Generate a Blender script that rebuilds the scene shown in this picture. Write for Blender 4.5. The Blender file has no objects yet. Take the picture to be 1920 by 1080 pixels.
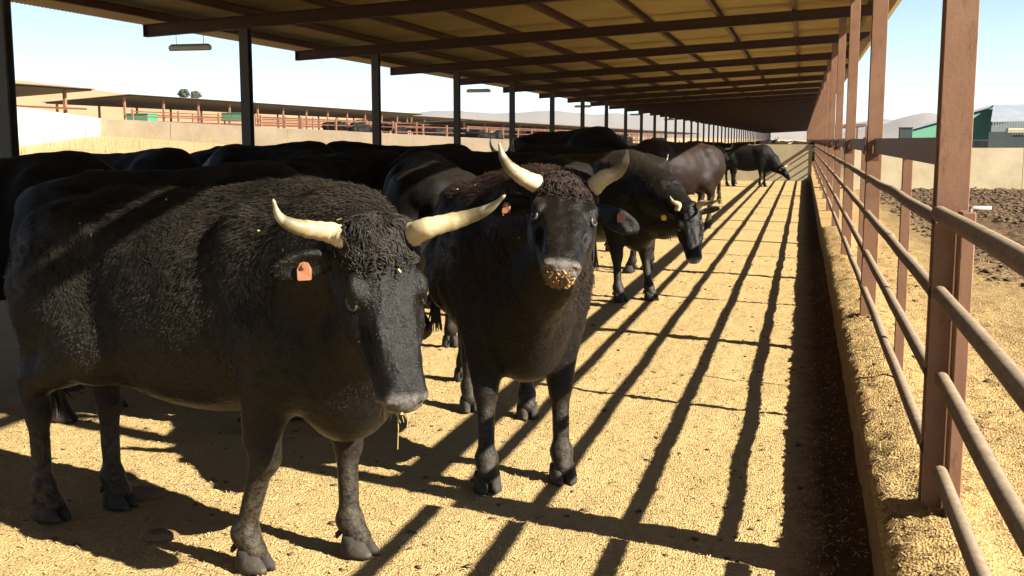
import bpy, math, random
import numpy as np
from mathutils import Vector, Matrix, noise as mn

random.seed(7)
rng = np.random.default_rng(7)
R = math.radians
SC = bpy.context.scene
COL = SC.collection

# ------------------------------------------------------------------ camera
EYE = np.array([0.0, 0.0, 1.6])
FPX, PITCH, YAW = 2080.0, 7.6127, 14.635
cam_d = bpy.data.cameras.new("camera")
cam = bpy.data.objects.new("camera", cam_d)
COL.objects.link(cam)
cam_d.sensor_width = 36.0
cam_d.lens = 36.0 * FPX / 1920.0
cam_d.clip_start = 0.05
cam_d.clip_end = 30000
cam.location = tuple(EYE)
cam.rotation_euler = (R(90 - PITCH), 0, R(YAW))
SC.camera = cam

# ------------------------------------------------------------------ light
SUN_EL, SUN_AZ = 33.6, 74.8        # elevation; shadows run 74.8 deg to the left of +Y
world = bpy.data.worlds.new("World")
SC.world = world
world.use_nodes = True
wn, wl = world.node_tree.nodes, world.node_tree.links
wn.clear()
sky = wn.new("ShaderNodeTexSky")
sky.sky_type = 'NISHITA'
sky.sun_disc = False
sky.sun_elevation = R(SUN_EL)
# direction towards the sun: opposite of the shadow direction
sdx, sdy = math.sin(R(SUN_AZ)), -math.cos(R(SUN_AZ))
sky.sun_rotation = math.atan2(sdx, sdy)
sky.altitude = 1500
sky.air_density = .72
sky.dust_density = .08
sky.ozone_density = 1.0
bg = wn.new("ShaderNodeBackground")
bg.inputs["Strength"].default_value = 0.05
wo = wn.new("ShaderNodeOutputWorld")
wl.new(sky.outputs[0], bg.inputs[0])
wl.new(bg.outputs[0], wo.inputs[0])
sun_d = bpy.data.lights.new("sun", 'SUN')
sun_d.energy = 5.0
sun_d.angle = R(0.5)
sun_d.color = (1.0, 0.93, 0.80)
sun = bpy.data.objects.new("sun", sun_d)
COL.objects.link(sun)
tosun = Vector((sdx * math.cos(R(SUN_EL)), sdy * math.cos(R(SUN_EL)), math.sin(R(SUN_EL))))
sun.rotation_euler = tosun.to_track_quat('Z', 'Y').to_euler()
sun.location = (20, -10, 30)

SC.view_settings.view_transform = 'Standard'
SC.view_settings.look = 'None'
SC.view_settings.gamma = 1.0
SC.view_settings.exposure = 2.0
SC.cycles.max_bounces = 6
SC.cycles.diffuse_bounces = 2
SC.cycles.glossy_bounces = 2

# ------------------------------------------------------------------ helpers
def tag(o, label=None, cat=None, group=None, kind=None):
    if label: o["label"] = label
    if cat: o["category"] = cat
    if group: o["group"] = group
    if kind: o["kind"] = kind
    return o

def empty(name, loc=(0, 0, 0), rz=0.0, parent=None):
    o = bpy.data.objects.new(name, None)
    COL.objects.link(o)
    o.location = loc
    o.rotation_euler = (0, 0, rz)
    o.empty_display_size = 0.2
    if parent: o.parent = parent
    return o

def mesh_obj(name, verts, faces, mat, parent=None, smooth=False, kind=None):
    me = bpy.data.meshes.new(name)
    if isinstance(verts, np.ndarray) and isinstance(faces, np.ndarray):
        n, m, k = len(verts), len(faces), faces.shape[1]
        me.vertices.add(n); me.vertices.foreach_set("co", verts.astype(np.float32).ravel())
        me.loops.add(m * k); me.loops.foreach_set("vertex_index", faces.astype(np.int32).ravel())
        me.polygons.add(m); me.polygons.foreach_set("loop_start", np.arange(0, m * k, k, dtype=np.int32))
        me.update(calc_edges=True); me.validate()
    else:
        me.from_pydata([tuple(v) for v in verts], [], [tuple(f) for f in faces])
    if smooth:
        me.polygons.foreach_set("use_smooth", [True] * len(me.polygons))
    me.materials.append(mat)
    me.update()
    return link(name, me, parent, kind)

def link(name, me, parent=None, kind=None):
    o = bpy.data.objects.new(name, me)
    COL.objects.link(o)
    if parent: o.parent = parent
    if kind: o["kind"] = kind
    return o

class MB:
    """collects primitives into one mesh"""
    def __init__(s): s.v, s.f = [], []
    def add(s, vs, fs):
        b = len(s.v); s.v += [tuple(v) for v in vs]; s.f += [tuple(i + b for i in f) for f in fs]; return s
    def box(s, x0, x1, y0, y1, z0, z1, bev=0.0):
        if bev <= 0:
            vs = [(x, y, z) for z in (z0, z1) for (x, y) in ((x0, y0), (x1, y0), (x1, y1), (x0, y1))]
            return s.add(vs, [(3, 2, 1, 0), (4, 5, 6, 7), (0, 1, 5, 4), (1, 2, 6, 5), (2, 3, 7, 6), (3, 0, 4, 7)])
        b = bev
        def ring(z, i):
            return [(x0 + i + b, y0 + i, z), (x1 - i - b, y0 + i, z), (x1 - i, y0 + i + b, z), (x1 - i, y1 - i - b, z),
                    (x1 - i - b, y1 - i, z), (x0 + i + b, y1 - i, z), (x0 + i, y1 - i - b, z), (x0 + i, y0 + i + b, z)]
        vs = ring(z0, b * .5) + ring(z0 + b, 0) + ring(z1 - b, 0) + ring(z1, b * .5)
        fs = [tuple(range(7, -1, -1)), tuple(range(24, 32))]
        for r in range(3):
            for i in range(8):
                j = (i + 1) % 8
                fs.append((r * 8 + i, r * 8 + j, r * 8 + 8 + j, r * 8 + 8 + i))
        return s.add(vs, fs)
    def tube(s, pts, rad, n=10, cap=True):
        pts = [Vector(p) for p in pts]
        if not hasattr(rad, '__len__'): rad = [rad] * len(pts)
        vs, fs = [], []
        prev = None
        for i, p in enumerate(pts):
            t = (pts[min(i + 1, len(pts) - 1)] - pts[max(i - 1, 0)]).normalized()
            if prev is None:
                a = Vector((0, 0, 1)) if abs(t.z) < .9 else Vector((1, 0, 0))
                u = t.cross(a).normalized()
            else:
                u = (prev - t * prev.dot(t)).normalized()
            prev = u
            w = t.cross(u)
            for k in range(n):
                a = 2 * math.pi * k / n
                vs.append(p + (u * math.cos(a) + w * math.sin(a)) * rad[i])
        for i in range(len(pts) - 1):
            for k in range(n):
                j = (k + 1) % n
                fs.append((i * n + k, i * n + j, (i + 1) * n + j, (i + 1) * n + k))
        if cap:
            fs.append(tuple(range(n - 1, -1, -1)))
            fs.append(tuple((len(pts) - 1) * n + k for k in range(n)))
        return s.add(vs, fs)
    def build(s, name, mat, parent=None, smooth=False, kind=None):
        return mesh_obj(name, s.v, s.f, mat, parent, smooth, kind)

def auto_smooth(o, ang=40):
    me = o.data
    me.polygons.foreach_set("use_smooth", [True] * len(me.polygons))
    me.set_sharp_from_angle(angle=R(ang))
    return o

def copy_tree(o, parent=None):
    c = o.copy()
    COL.objects.link(c)
    c.parent = parent
    for ch in list(o.children):
        copy_tree(ch, c)
    return c

# view ray of a photograph pixel, used only to read real positions off the photo
_ph, _th = R(PITCH), R(YAW)
_fw = np.array([-math.sin(_th) * math.cos(_ph), math.cos(_th) * math.cos(_ph), -math.sin(_ph)])
_rt = np.array([math.cos(_th), math.sin(_th), 0.0])
_up = np.cross(_rt, _fw)
def ray(u, v): return _fw * FPX + _rt * (u - 960) - _up * (v - 540)
def at_y(u, v, y):
    d = ray(u, v); return EYE + d * (y / d[1])
def at_depth(u, v, D): return EYE + ray(u, v) * (D / FPX)

# ------------------------------------------------------------------ materials
KA = .62
def dk(c, k=None): return tuple(v * (k or KA) for v in c)
def new_mat(name):
    m = bpy.data.materials.new(name)
    m.use_nodes = True
    nt = m.node_tree
    b = nt.nodes["Principled BSDF"]
    return m, nt, b

def N(nt, t, **kw):
    n = nt.nodes.new(t)
    for k, v in kw.items(): setattr(n, k, v)
    return n

def ramp(nt, fac, stops):
    r = N(nt, "ShaderNodeValToRGB")
    cr = r.color_ramp
    while len(cr.elements) > 1: cr.elements.remove(cr.elements[-1])
    cr.elements[0].position = stops[0][0]; cr.elements[0].color = (*stops[0][1], 1)
    for p, c in stops[1:]:
        e = cr.elements.new(p); e.color = (*c, 1)
    nt.links.new(fac, r.inputs[0])
    return r.outputs[0]

def noise(nt, scale, detail=4, rough=.6, coord=None, dist=0.0, stretch=None):
    tc = N(nt, "ShaderNodeTexCoord")
    src = tc.outputs[coord or "Object"]
    if stretch:
        mp = N(nt, "ShaderNodeMapping"); mp.inputs["Scale"].default_value = stretch
        nt.links.new(src, mp.inputs[0]); src = mp.outputs[0]
    n = N(nt, "ShaderNodeTexNoise")
    n.inputs["Scale"].default_value = scale; n.inputs["Detail"].default_value = detail
    n.inputs["Roughness"].default_value = rough; n.inputs["Distortion"].default_value = dist
    nt.links.new(src, n.inputs["Vector"])
    return n.outputs["Fac"]

def mixc(nt, fac, a, b, mode='MIX'):
    m = N(nt, "ShaderNodeMix", data_type='RGBA', blend_type=mode)
    if isinstance(fac, (int, float)): m.inputs[0].default_value = fac
    else: nt.links.new(fac, m.inputs[0])
    for i, x in ((6, a), (7, b)):
        if isinstance(x, tuple): m.inputs[i].default_value = (*x, 1)
        else: nt.links.new(x, m.inputs[i])
    return m.outputs[2]

def bump(nt, b, h, strength=.5, dist=.01):
    n = N(nt, "ShaderNodeBump")
    n.inputs["Strength"].default_value = strength; n.inputs["Distance"].default_value = dist
    nt.links.new(h, n.inputs["Height"]); nt.links.new(n.outputs[0], b.inputs["Normal"])
    return n

def simple(name, stops, scale=6, rough=.7, bs=.3, bd=.004, bscale=None, stretch=None, metal=0, spec=.5, detail=5):
    m, nt, b = new_mat(name)
    stops = [(p, dk(c)) for p, c in stops]
    nf = noise(nt, scale, detail, .65, stretch=stretch)
    nt.links.new(ramp(nt, nf, stops), b.inputs["Base Color"])
    b.inputs["Roughness"].default_value = rough
    b.inputs["Metallic"].default_value = metal
    b.inputs["Specular IOR Level"].default_value = spec
    bump(nt, b, noise(nt, bscale or scale * 6, 5, .7), bs, bd)
    return m

M = {}
M['post'] = simple('painted_steel', [(.3, (.15, .062, .034)), (.5, (.20, .092, .053)), (.62, (.24, .125, .075)), (.74, (.32, .20, .12))], 3.2, .42, .25, .002, 40, stretch=(1, 1, .45))
def post_mat():
    m, nt, b = new_mat('weathered_post_paint')
    c = ramp(nt, noise(nt, 3, 5, .65, stretch=(1, 1, .4)), [(.3, (.15, .070, .036)), (.5, (.195, .098, .053)), (.68, (.235, .130, .073))])
    c = mixc(nt, ramp(nt, noise(nt, 26, 6, .8, stretch=(1, 1, .25)), [(.56, (0, 0, 0)), (.66, (.55, .55, .55))]), c, (.05, .02, .010))
    c = mixc(nt, ramp(nt, noise(nt, 9, 8, .85, dist=1.2), [(.60, (0, 0, 0)), (.68, (.6, .6, .6))]), c, (.24, .165, .105))
    nt.links.new(c, b.inputs["Base Color"])
    nt.links.new(ramp(nt, noise(nt, 12, 5), [(.3, (.35, .35, .35)), (.7, (.7, .7, .7))]), b.inputs["Roughness"])
    bump(nt, b, noise(nt, 50, 6, .75), .35, .003)
    return m
M['post'] = post_mat()
M['creamwall'] = simple('pale_field_wall', [(.3, (.56, .45, .29)), (.5, (.66, .55, .38)), (.7, (.74, .64, .46))], .8, .9, .3, .01, 12, detail=8)
M['dung'] = simple('dried_dung', [(.3, (.16, .09, .035)), (.7, (.30, .18, .08))], 14, .9, .6, .01, 40)
M['shadepost'] = simple('shaded_post_steel', [(.3, (.055, .045, .03)), (.6, (.08, .066, .045)), (.75, (.13, .10, .065))], 3, .5, .2, .002, 40)  # darker post colour: roof shade put into the left row's paint
M['sunlitwall'] = simple('sunlit_concrete', [(.3, (.70, .64, .54)), (.7, (.82, .78, .70))], 1, .9, .2, .01, 12)  # whiter concrete: direct sun on this wall put into its colour
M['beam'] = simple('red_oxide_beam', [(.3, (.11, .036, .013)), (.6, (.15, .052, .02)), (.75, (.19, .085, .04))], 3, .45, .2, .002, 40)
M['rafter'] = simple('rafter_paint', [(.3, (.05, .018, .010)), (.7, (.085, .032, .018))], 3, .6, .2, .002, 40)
M['fartop'] = simple('old_roof_top', [(.3, (.14, .10, .055)), (.7, (.22, .165, .09))], .5, .8, .1, .01, 5)
M['farroof'] = simple('shaded_roof_under', [(.3, (.022, .018, .014)), (.7, (.04, .03, .022))], .5, .7, .1, .01, 5)  # shade under the far roofs put into a near-black slab colour
M['skin'] = simple('eyelid_skin', [(.3, (.05, .04, .032)), (.7, (.13, .10, .08))], 60, .5, .2, .001, 120)
M['purlin'] = simple('purlin_paint', [(.3, (.10, .038, .015)), (.7, (.15, .062, .026))], 3, .6, .2, .002, 40)
M['sheet'] = simple('roof_sheet', [(.3, (.54, .40, .16)), (.55, (.64, .49, .21)), (.7, (.70, .56, .27))], 1.2, .7, .15, .003, 20)
M['galv'] = simple('grey_metal', [(.3, (.24, .27, .30)), (.7, (.32, .35, .38))], .6, .6, .1, .002, 10)
M['greysteel'] = simple('dark_grey_steel', [(.3, (.05, .07, .07)), (.7, (.09, .11, .11))], 1, .6, .1, .002, 10)
M['green'] = simple('green_cladding', [(.3, (.055, .24, .13)), (.7, (.075, .31, .17))], .4, .55, .1, .004, 6)
M['hoof'] = simple('hoof_horn', [(.3, (.012, .010, .008)), (.6, (.04, .03, .02)), (.75, (.18, .13, .07))], 18, .85, .4, .003, 60)
M['tag'] = simple('orange_tag', [(.3, (.38, .14, .06)), (.6, (.46, .19, .09)), (.75, (.22, .11, .055))], 40, .5, .1, .001, 90)
M['yellow_tag'] = simple('yellow_tag', [(.3, (.62, .50, .06)), (.7, (.75, .62, .12))], 40, .5, .1, .001, 90)
M['straw'] = simple('straw', [(.3, (.38, .25, .09)), (.55, (.58, .42, .18)), (.75, (.72, .58, .32))], 9, .7, .1, .001, 60)
M['clod'] = simple('dung_clod', [(.3, (.07, .038, .015)), (.6, (.15, .088, .038)), (.8, (.27, .17, .08))], 5, .95, .6, .01, 30)
M['crumb'] = simple('feed_crumbs', [(.3, (.25, .12, .03)), (.6, (.46, .26, .07)), (.8, (.6, .42, .17))], 60, .7, .1, .001, 90)
M['white'] = simple('white_plastic', [(.3, (.85, .80, .55)), (.7, (1.0, .95, .70))], 6, .4, .1, .001, 50)
M['handle'] = simple('pale_pipe', [(.3, (.62, .58, .5)), (.7, (.75, .72, .66))], 10, .4, .1, .001, 50)
M['leaf'] = simple('hazed_leaf', [(.3, (.08, .10, .06)), (.7, (.15, .165, .11))], 3, .8, .1, .001, 10)  # leaf green greyed and lightened: distance haze put into the colour
M['bark'] = simple('bark', [(.3, (.06, .045, .03)), (.7, (.12, .09, .06))], 3, .9, .5, .01, 10)
M['slab'] = simple('tan_panel', [(.3, (.66, .55, .33)), (.7, (.78, .68, .44))], 2, .7, .1, .002, 10)

# dusty pipe rails: paint, with dust lying on the upward side
def rail_mat():
    m, nt, b = new_mat('dusty_rail')
    geo = N(nt, "ShaderNodeNewGeometry")
    sx = N(nt, "ShaderNodeSeparateXYZ"); nt.links.new(geo.outputs["Normal"], sx.inputs[0])
    n1 = noise(nt, 14, 5, .7)
    ad = N(nt, "ShaderNodeMath", operation='MULTIPLY_ADD')
    nt.links.new(n1, ad.inputs[0]); ad.inputs[1].default_value = 1.1; nt.links.new(sx.outputs[2], ad.inputs[2])
    mr = N(nt, "ShaderNodeMapRange"); nt.links.new(ad.outputs[0], mr.inputs[0])
    mr.inputs[1].default_value = .75; mr.inputs[2].default_value = 1.35
    c = mixc(nt, mr.outputs[0], ramp(nt, noise(nt, 8, 5), [(.3, (.05, .025, .014)), (.7, (.10, .054, .032))]), ramp(nt, noise(nt, 25, 4), [(.3, (.14, .10, .06)), (.7, (.23, .17, .105))]))
    nt.links.new(c, b.inputs["Base Color"]); b.inputs["Roughness"].default_value = .75
    bump(nt, b, noise(nt, 70, 5, .7), .4, .004)
    return m
M['rail'] = rail_mat()

def ground_mat(name, dark, mid, light, blot, scale=1.0, dung=.5):
    m, nt, b = new_mat(name)
    dark, mid, light, blot = dk(dark), dk(mid), dk(light), dk(blot)
    n1 = noise(nt, 70 * scale, 6, .75)
    n2 = noise(nt, 1.3 * scale, 4, .6)
    v = N(nt, "ShaderNodeTexVoronoi"); v.inputs["Scale"].default_value = 135 * scale
    tc = N(nt, "ShaderNodeTexCoord")
    mp = N(nt, "ShaderNodeMapping"); mp.inputs["Scale"].default_value = (1, .55, 1)
    nt.links.new(tc.outputs["Object"], mp.inputs[0]); nt.links.new(mp.outputs[0], v.inputs["Vector"])
    c1 = ramp(nt, n1, [(.30, dark), (.43, mid), (.62, light)])
    c2 = mixc(nt, ramp(nt, v.outputs["Distance"], [(.2, (0, 0, 0)), (.75, (.5, .5, .5))]), c1, mid)
    n3 = noise(nt, 5 * scale, 6, .75, dist=.3)
    c3 = mixc(nt, ramp(nt, n3, [(dung + .13, (0, 0, 0)), (dung + .2, (.8, .8, .8))]), c2, blot)
    c4 = mixc(nt, ramp(nt, n2, [(.35, (0, 0, 0)), (.7, (.35, .35, .35))]), c3, blot)
    if name == 'corral_dirt':      # churned, damp soil away from the trodden strip along the fence
        sx = N(nt, "ShaderNodeSeparateXYZ"); nt.links.new(tc.outputs["Object"], sx.inputs[0])
        a1 = N(nt, "ShaderNodeMath", operation='MULTIPLY_ADD'); nt.links.new(noise(nt, .9, 5, .7), a1.inputs[0]); a1.inputs[1].default_value = 9; nt.links.new(sx.outputs[1], a1.inputs[2])
        r1 = N(nt, "ShaderNodeMapRange"); nt.links.new(a1.outputs[0], r1.inputs[0]); r1.inputs[1].default_value = 13.5; r1.inputs[2].default_value = 18
        a2 = N(nt, "ShaderNodeMath", operation='MULTIPLY_ADD'); nt.links.new(noise(nt, 2.2, 4, .7), a2.inputs[0]); a2.inputs[1].default_value = 1.6; nt.links.new(sx.outputs[0], a2.inputs[2])
        r2 = N(nt, "ShaderNodeMapRange"); nt.links.new(a2.outputs[0], r2.inputs[0]); r2.inputs[1].default_value = 2.1; r2.inputs[2].default_value = 3.0
        mm = N(nt, "ShaderNodeMath", operation='MULTIPLY'); nt.links.new(r1.outputs[0], mm.inputs[0]); nt.links.new(r2.outputs[0], mm.inputs[1])
        c4 = mixc(nt, mm.outputs[0], c4, ramp(nt, noise(nt, 8, 7, .8), [(.35, (.035, .019, .008)), (.55, (.09, .055, .026)), (.7, (.19, .125, .065))]))
    if name == 'feed_strewn_floor':     # dung at the step's foot, darkened to paint in the step's shade
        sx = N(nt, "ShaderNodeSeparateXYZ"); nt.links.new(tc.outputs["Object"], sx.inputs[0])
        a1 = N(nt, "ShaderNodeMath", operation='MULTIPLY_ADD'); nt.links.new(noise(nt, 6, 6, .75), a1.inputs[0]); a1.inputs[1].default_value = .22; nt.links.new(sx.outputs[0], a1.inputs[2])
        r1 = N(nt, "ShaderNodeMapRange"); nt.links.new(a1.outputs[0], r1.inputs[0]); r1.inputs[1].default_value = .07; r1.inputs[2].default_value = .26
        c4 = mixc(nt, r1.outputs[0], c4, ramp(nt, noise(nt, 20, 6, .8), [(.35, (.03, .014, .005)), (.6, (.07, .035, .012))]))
    nt.links.new(c4, b.inputs["Base Color"])
    b.inputs["Roughness"].default_value = .95
    b.inputs["Specular IOR Level"].default_value = .15
    ad = N(nt, "ShaderNodeMath", operation='ADD')
    nt.links.new(n1, ad.inputs[0]); nt.links.new(v.outputs["Distance"], ad.inputs[1])
    bump(nt, b, ad.outputs[0], .7, .012)
    return m
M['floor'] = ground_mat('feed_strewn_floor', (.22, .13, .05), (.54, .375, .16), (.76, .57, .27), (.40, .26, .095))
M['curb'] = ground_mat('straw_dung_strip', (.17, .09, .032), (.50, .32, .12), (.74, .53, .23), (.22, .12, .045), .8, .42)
M['dirt'] = ground_mat('corral_dirt', (.16, .095, .035), (.40, .26, .10), (.54, .38, .17), (.20, .12, .05), .5, .46)
M['field'] = ground_mat('dry_field', (.40, .23, .10), (.55, .35, .17), (.64, .44, .23), (.50, .30, .14), .05, .6)
M['concrete'] = simple('concrete', [(.3, (.36, .28, .16)), (.5, (.45, .36, .22)), (.7, (.52, .43, .28))], 1.3, .9, .35, .01, 25, detail=8)
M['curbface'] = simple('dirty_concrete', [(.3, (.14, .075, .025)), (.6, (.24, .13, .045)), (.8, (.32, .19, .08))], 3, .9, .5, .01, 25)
M['soil'] = simple('bare_hillside', [(.3, (.48, .25, .11)), (.6, (.56, .31, .15)), (.8, (.62, .38, .20))], .02, .95, .2, .1, .5, detail=8)
M['mount'] = simple('mountain_ground', [(.3, (.20, .15, .12)), (.6, (.26, .20, .15)), (.8, (.30, .24, .17))], .002, .95, .4, 3, .02, detail=8)

def hide_mat(name, c0, c1, dust, spec=.16, rough=.36):
    m, nt, b = new_mat(name)
    c0, c1, dust = dk(c0), dk(c1), dk(dust)
    n1 = noise(nt, 26, 6, .75, dist=.6)
    n2 = noise(nt, 5, 5, .6)
    base = ramp(nt, n1, [(.35, c0), (.65, c1)])
    at = N(nt, "ShaderNodeAttribute", attribute_name="dust")
    mul = N(nt, "ShaderNodeMath", operation='MULTIPLY'); nt.links.new(at.outputs["Fac"], mul.inputs[0])
    mr = N(nt, "ShaderNodeMapRange"); nt.links.new(noise(nt, 38, 6, .8), mr.inputs[0])
    mr.inputs[1].default_value = .38; mr.inputs[2].default_value = .6
    nt.links.new(mr.outputs[0], mul.inputs[1])
    c = mixc(nt, mul.outputs[0], base, dust)
    at2 = N(nt, "ShaderNodeAttribute", attribute_name="nose")
    c = mixc(nt, at2.outputs["Fac"], c, ramp(nt, noise(nt, 60, 4), [(.35, (.04, .036, .033)), (.6, (.11, .095, .082))]))
    nt.links.new(c, b.inputs["Base Color"])
    b.inputs["Roughness"].default_value = rough
    b.inputs["Specular IOR Level"].default_value = spec
    b.inputs["Sheen Weight"].default_value = .02
    b.inputs["Sheen Roughness"].default_value = .4
    b.inputs["Sheen Tint"].default_value = (.8, .62, .45, 1)
    ad = N(nt, "ShaderNodeMath", operation='ADD')
    nt.links.new(n1, ad.inputs[0]); nt.links.new(noise(nt, 110, 4, .7, stretch=(.5, 1, 1)), ad.inputs[1])
    bump(nt, b, ad.outputs[0], .55, .008)
    return m
M['hide'] = hide_mat('black_hide', (.0035, .0029, .0024), (.013, .0108, .0085), (.075, .058, .037))
M['hide_brown'] = hide_mat('brown_black_hide', (.012, .0055, .0036), (.030, .0145, .0095), (.16, .10, .06), .15, .55)
M['hide_dull'] = hide_mat('dull_black_hide', (.003, .0025, .002), (.0085, .0065, .005), (.07, .055, .036), .10, .6)
M['fur'] = simple('wool_fur', [(.3, (.014, .0115, .009)), (.55, (.032, .026, .019)), (.75, (.055, .044, .030))], 20, .6, .0, .001, spec=.2)
M['fur_brown'] = simple('brown_wool_fur', [(.3, (.016, .009, .007)), (.55, (.042, .023, .017)), (.75, (.07, .04, .029))], 20, .6, .0, .001, spec=.2)

def horn_mat():
    m, nt, b = new_mat('horn')
    at = N(nt, "ShaderNodeAttribute", attribute_name="along")
    n1 = noise(nt, 22, 6, .75)
    ad = N(nt, "ShaderNodeMath", operation='MULTIPLY_ADD'); nt.links.new(n1, ad.inputs[0]); ad.inputs[1].default_value = .42
    nt.links.new(at.outputs["Fac"], ad.inputs[2])
    c = ramp(nt, ad.outputs[0], [(.14, (.14, .09, .04)), (.24, (.42, .35, .22)), (.50, (.42, .34, .20)), (.68, (.20, .16, .08)), (.9, (.09, .075, .04)), (1.12, (.26, .23, .16))])
    nt.links.new(c, b.inputs["Base Color"]); b.inputs["Roughness"].default_value = .42
    bump(nt, b, noise(nt, 60, 4, .6), .3, .002)
    return m
M['horn'] = horn_mat()
m, nt, b = new_mat('eye'); b.inputs["Base Color"].default_value = (.008, .006, .005, 1); b.inputs["Roughness"].default_value = .08
M['eye'] = m

# ------------------------------------------------------------------ terrain
def grid_sheet(name, xs, ys, zf, mat, kind='structure', parent=None):
    nx, ny = len(xs), len(ys)
    V = np.empty((nx * ny, 3), np.float32)
    k = 0
    for y in ys:
        for x in xs:
            V[k] = (x, y, zf(x, y)); k += 1
    ii, jj = np.meshgrid(np.arange(nx - 1), np.arange(ny - 1))
    a = (jj * nx + ii).ravel()
    F = np.stack([a, a + 1, a + nx + 1, a + nx], 1)
    return mesh_obj(name, V, F, mat, parent, True, kind)

def steps(a, b, s0, s1=None):
    out = [a]; s = s0; x = a
    while x < b:
        if s1: s = s0 + (s1 - s0) * (x - a) / (b - a)
        x += s; out.append(min(x, b))
    return out

X_CURB, Z_CURB = 0.30, 0.25
Y_WALL = 44.65
def nz(x, y, z=0, s=1): return mn.noise(Vector((x * s, y * s, z)))
def floor_z(x, y):
    if y > 16: return .01 * nz(x, y, 3, 1.3)
    h = .012 * nz(x, y, 0, 1.6) + .008 * nz(x, y, 5, 7) + .009 * nz(x, y, 9, 22) + .004 * nz(x, y, 2, 40)
    if x > 0.0:   # feed drifted against the step
        h += .10 * max(0, (x - 0.02) / .28) ** 2 * (1 + .5 * nz(x, y, 4, 3))
    return h
xs = steps(-9.0, -5.0, .25) + steps(-5.0, X_CURB, .026)[1:]
ys = steps(-6, 2.0, .3) + steps(2.0, 7.5, .026)[1:] + steps(7.5, 46, .028, .5)[1:] + steps(46, 250, 6)[1:]
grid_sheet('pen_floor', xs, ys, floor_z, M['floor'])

def curb_z(x, y):
    e = min(1, max(0, (x - X_CURB) / .05))
    h = .014 * nz(x, y, 0, 2) + .020 * nz(x, y, 5, 8) + .013 * nz(x, y, 9, 24)
    h += .055 * math.exp(-((x - .52) / .16) ** 2)
    return Z_CURB - .02 * (1 - e) + h * (.4 + .6 * e) if y < 18 else Z_CURB + .01 * nz(x, y)
def curb_x(y): return X_CURB + .005 * nz(0, y, 7, 2) + .003 * nz(0, y, 1, 11)
# the step's own face and top strip
ysn = steps(-6, 2.0, .3) + steps(2.0, 9, .03)[1:] + steps(9, 46, .04, .6)[1:] + steps(46, 250, 6)[1:]
xoff = [0, .02, .05, .08, .11, .14, .17, .20, .23, .26, .29, .32, .36, .40, .44, .48, .52, .56, .60, .64, .68, .72, .76, .80, .84, .88, .92, .96, 1.0]
V = []; nx = len(xoff) + 2
for y in ysn:
    cx = curb_x(y)
    V.append((cx - .012, y, -.05)); V.append((cx - .008 + .004 * nz(1, y, 2, 9), y, Z_CURB - .05))
    for o in xoff: V.append((cx + o, y, curb_z(X_CURB + o, y)))
ii, jj = np.meshgrid(np.arange(nx - 1), np.arange(len(ysn) - 1)); a = (jj * nx + ii).ravel()
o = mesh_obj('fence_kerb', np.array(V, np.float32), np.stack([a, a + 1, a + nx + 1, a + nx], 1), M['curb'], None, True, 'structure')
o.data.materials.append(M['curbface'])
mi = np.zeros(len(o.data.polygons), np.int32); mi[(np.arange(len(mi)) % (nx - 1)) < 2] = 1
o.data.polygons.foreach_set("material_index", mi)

def dirt_z(x, y):
    d = min(1, max(0, (x - 1.6) / 1.5))
    far = min(1, max(0, (y - 4) / 5))
    h = .02 * nz(x, y, 0, .7) + .02 * nz(x, y, 5, 4) + .012 * nz(x, y, 9, 14)
    h += d * far * .045 * max(0, nz(x, y, 3, 5.5)) * 2
    return .225 + h
xs = steps(1.28, 5, .035) + steps(5, 12, .04, .3)[1:] + steps(12, 70, 4)[1:]
ys = steps(-6, 4.0, .12) + steps(4.0, 34, .035, .28)[1:] + steps(34, 250, 9)[1:]
grid_sheet('corral_ground', xs, ys, dirt_z, M['dirt'])

# dry field left of the shed, climbing to the far pens and the bare hillside
def land_z(x, y):
    L = max(0, -x - 8.9)
    z = .06 * min(L, 33) + .022 * max(0, min(L, 110) - 33)
    return z - .02
def hill_z(x, y): return land_z(x, y)
xs = [-2500, -1600, -1000, -600, -400, -250, -160, -110] + steps(-100, -9.0, 2.5)
ys = [-300, -100, -30] + steps(-10, 120, 3) + [150, 200, 260, 350, 500, 800, 1300, 2500, 4000]
grid_sheet('dry_field', xs, ys, land_z, M['field'])
xs = [70, 120, 200, 350, 600, 1000, 1800, 3000, 4000]
grid_sheet('plain', xs, ys, lambda x, y: .16, M['field'])
grid_sheet('far_plain', [-9, 0, 30, 70], [250, 400, 800, 1500, 2500, 4000], lambda x, y: .14, M['field'])

def ridge(name, pts, D, mat, z0=-5, back=1.3, fn=None):
    """a hill range: crest read off the photo at distance D, front slope down to the plain, back slope behind"""
    V = []
    rows = 7
    for (u, v) in pts:
        c = at_depth(u, v, D)
        for r in range(rows):
            t = r / (rows - 1)
            base = EYE + (c - EYE) * (.70 if r < rows - 1 else 1)
            p = EYE + (c - EYE) * (.72 + .28 * t)
            p = np.array([p[0], p[1], z0 + (c[2] - z0) * (t ** 1.4)])
            p[2] += (c[2] - z0) * .05 * nz(p[0] / D, p[1] / D, 0, 30) * (t < 1)
            V.append(p)
        p = EYE + (c - EYE) * back
        V.append(np.array([p[0], p[1], z0]))
    n = rows + 1
    F = [(i * n + r, (i + 1) * n + r, (i + 1) * n + r + 1, i * n + r + 1) for i in range(len(pts) - 1) for r in range(rows)]
    return mesh_obj(name, V, F, mat, None, True, 'structure')
def dens(pts, jit, step=14, seed=1):
    out = []
    for (u0, v0), (u1, v1) in zip(pts, pts[1:]):
        n = max(1, int(abs(u1 - u0) / step))
        for i in range(n):
            t = i / n; u = u0 + (u1 - u0) * t
            out.append((u, v0 + (v1 - v0) * t + jit * mn.noise(Vector((u * .03, seed, 0)))))
    out.append(pts[-1]); return out
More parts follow.
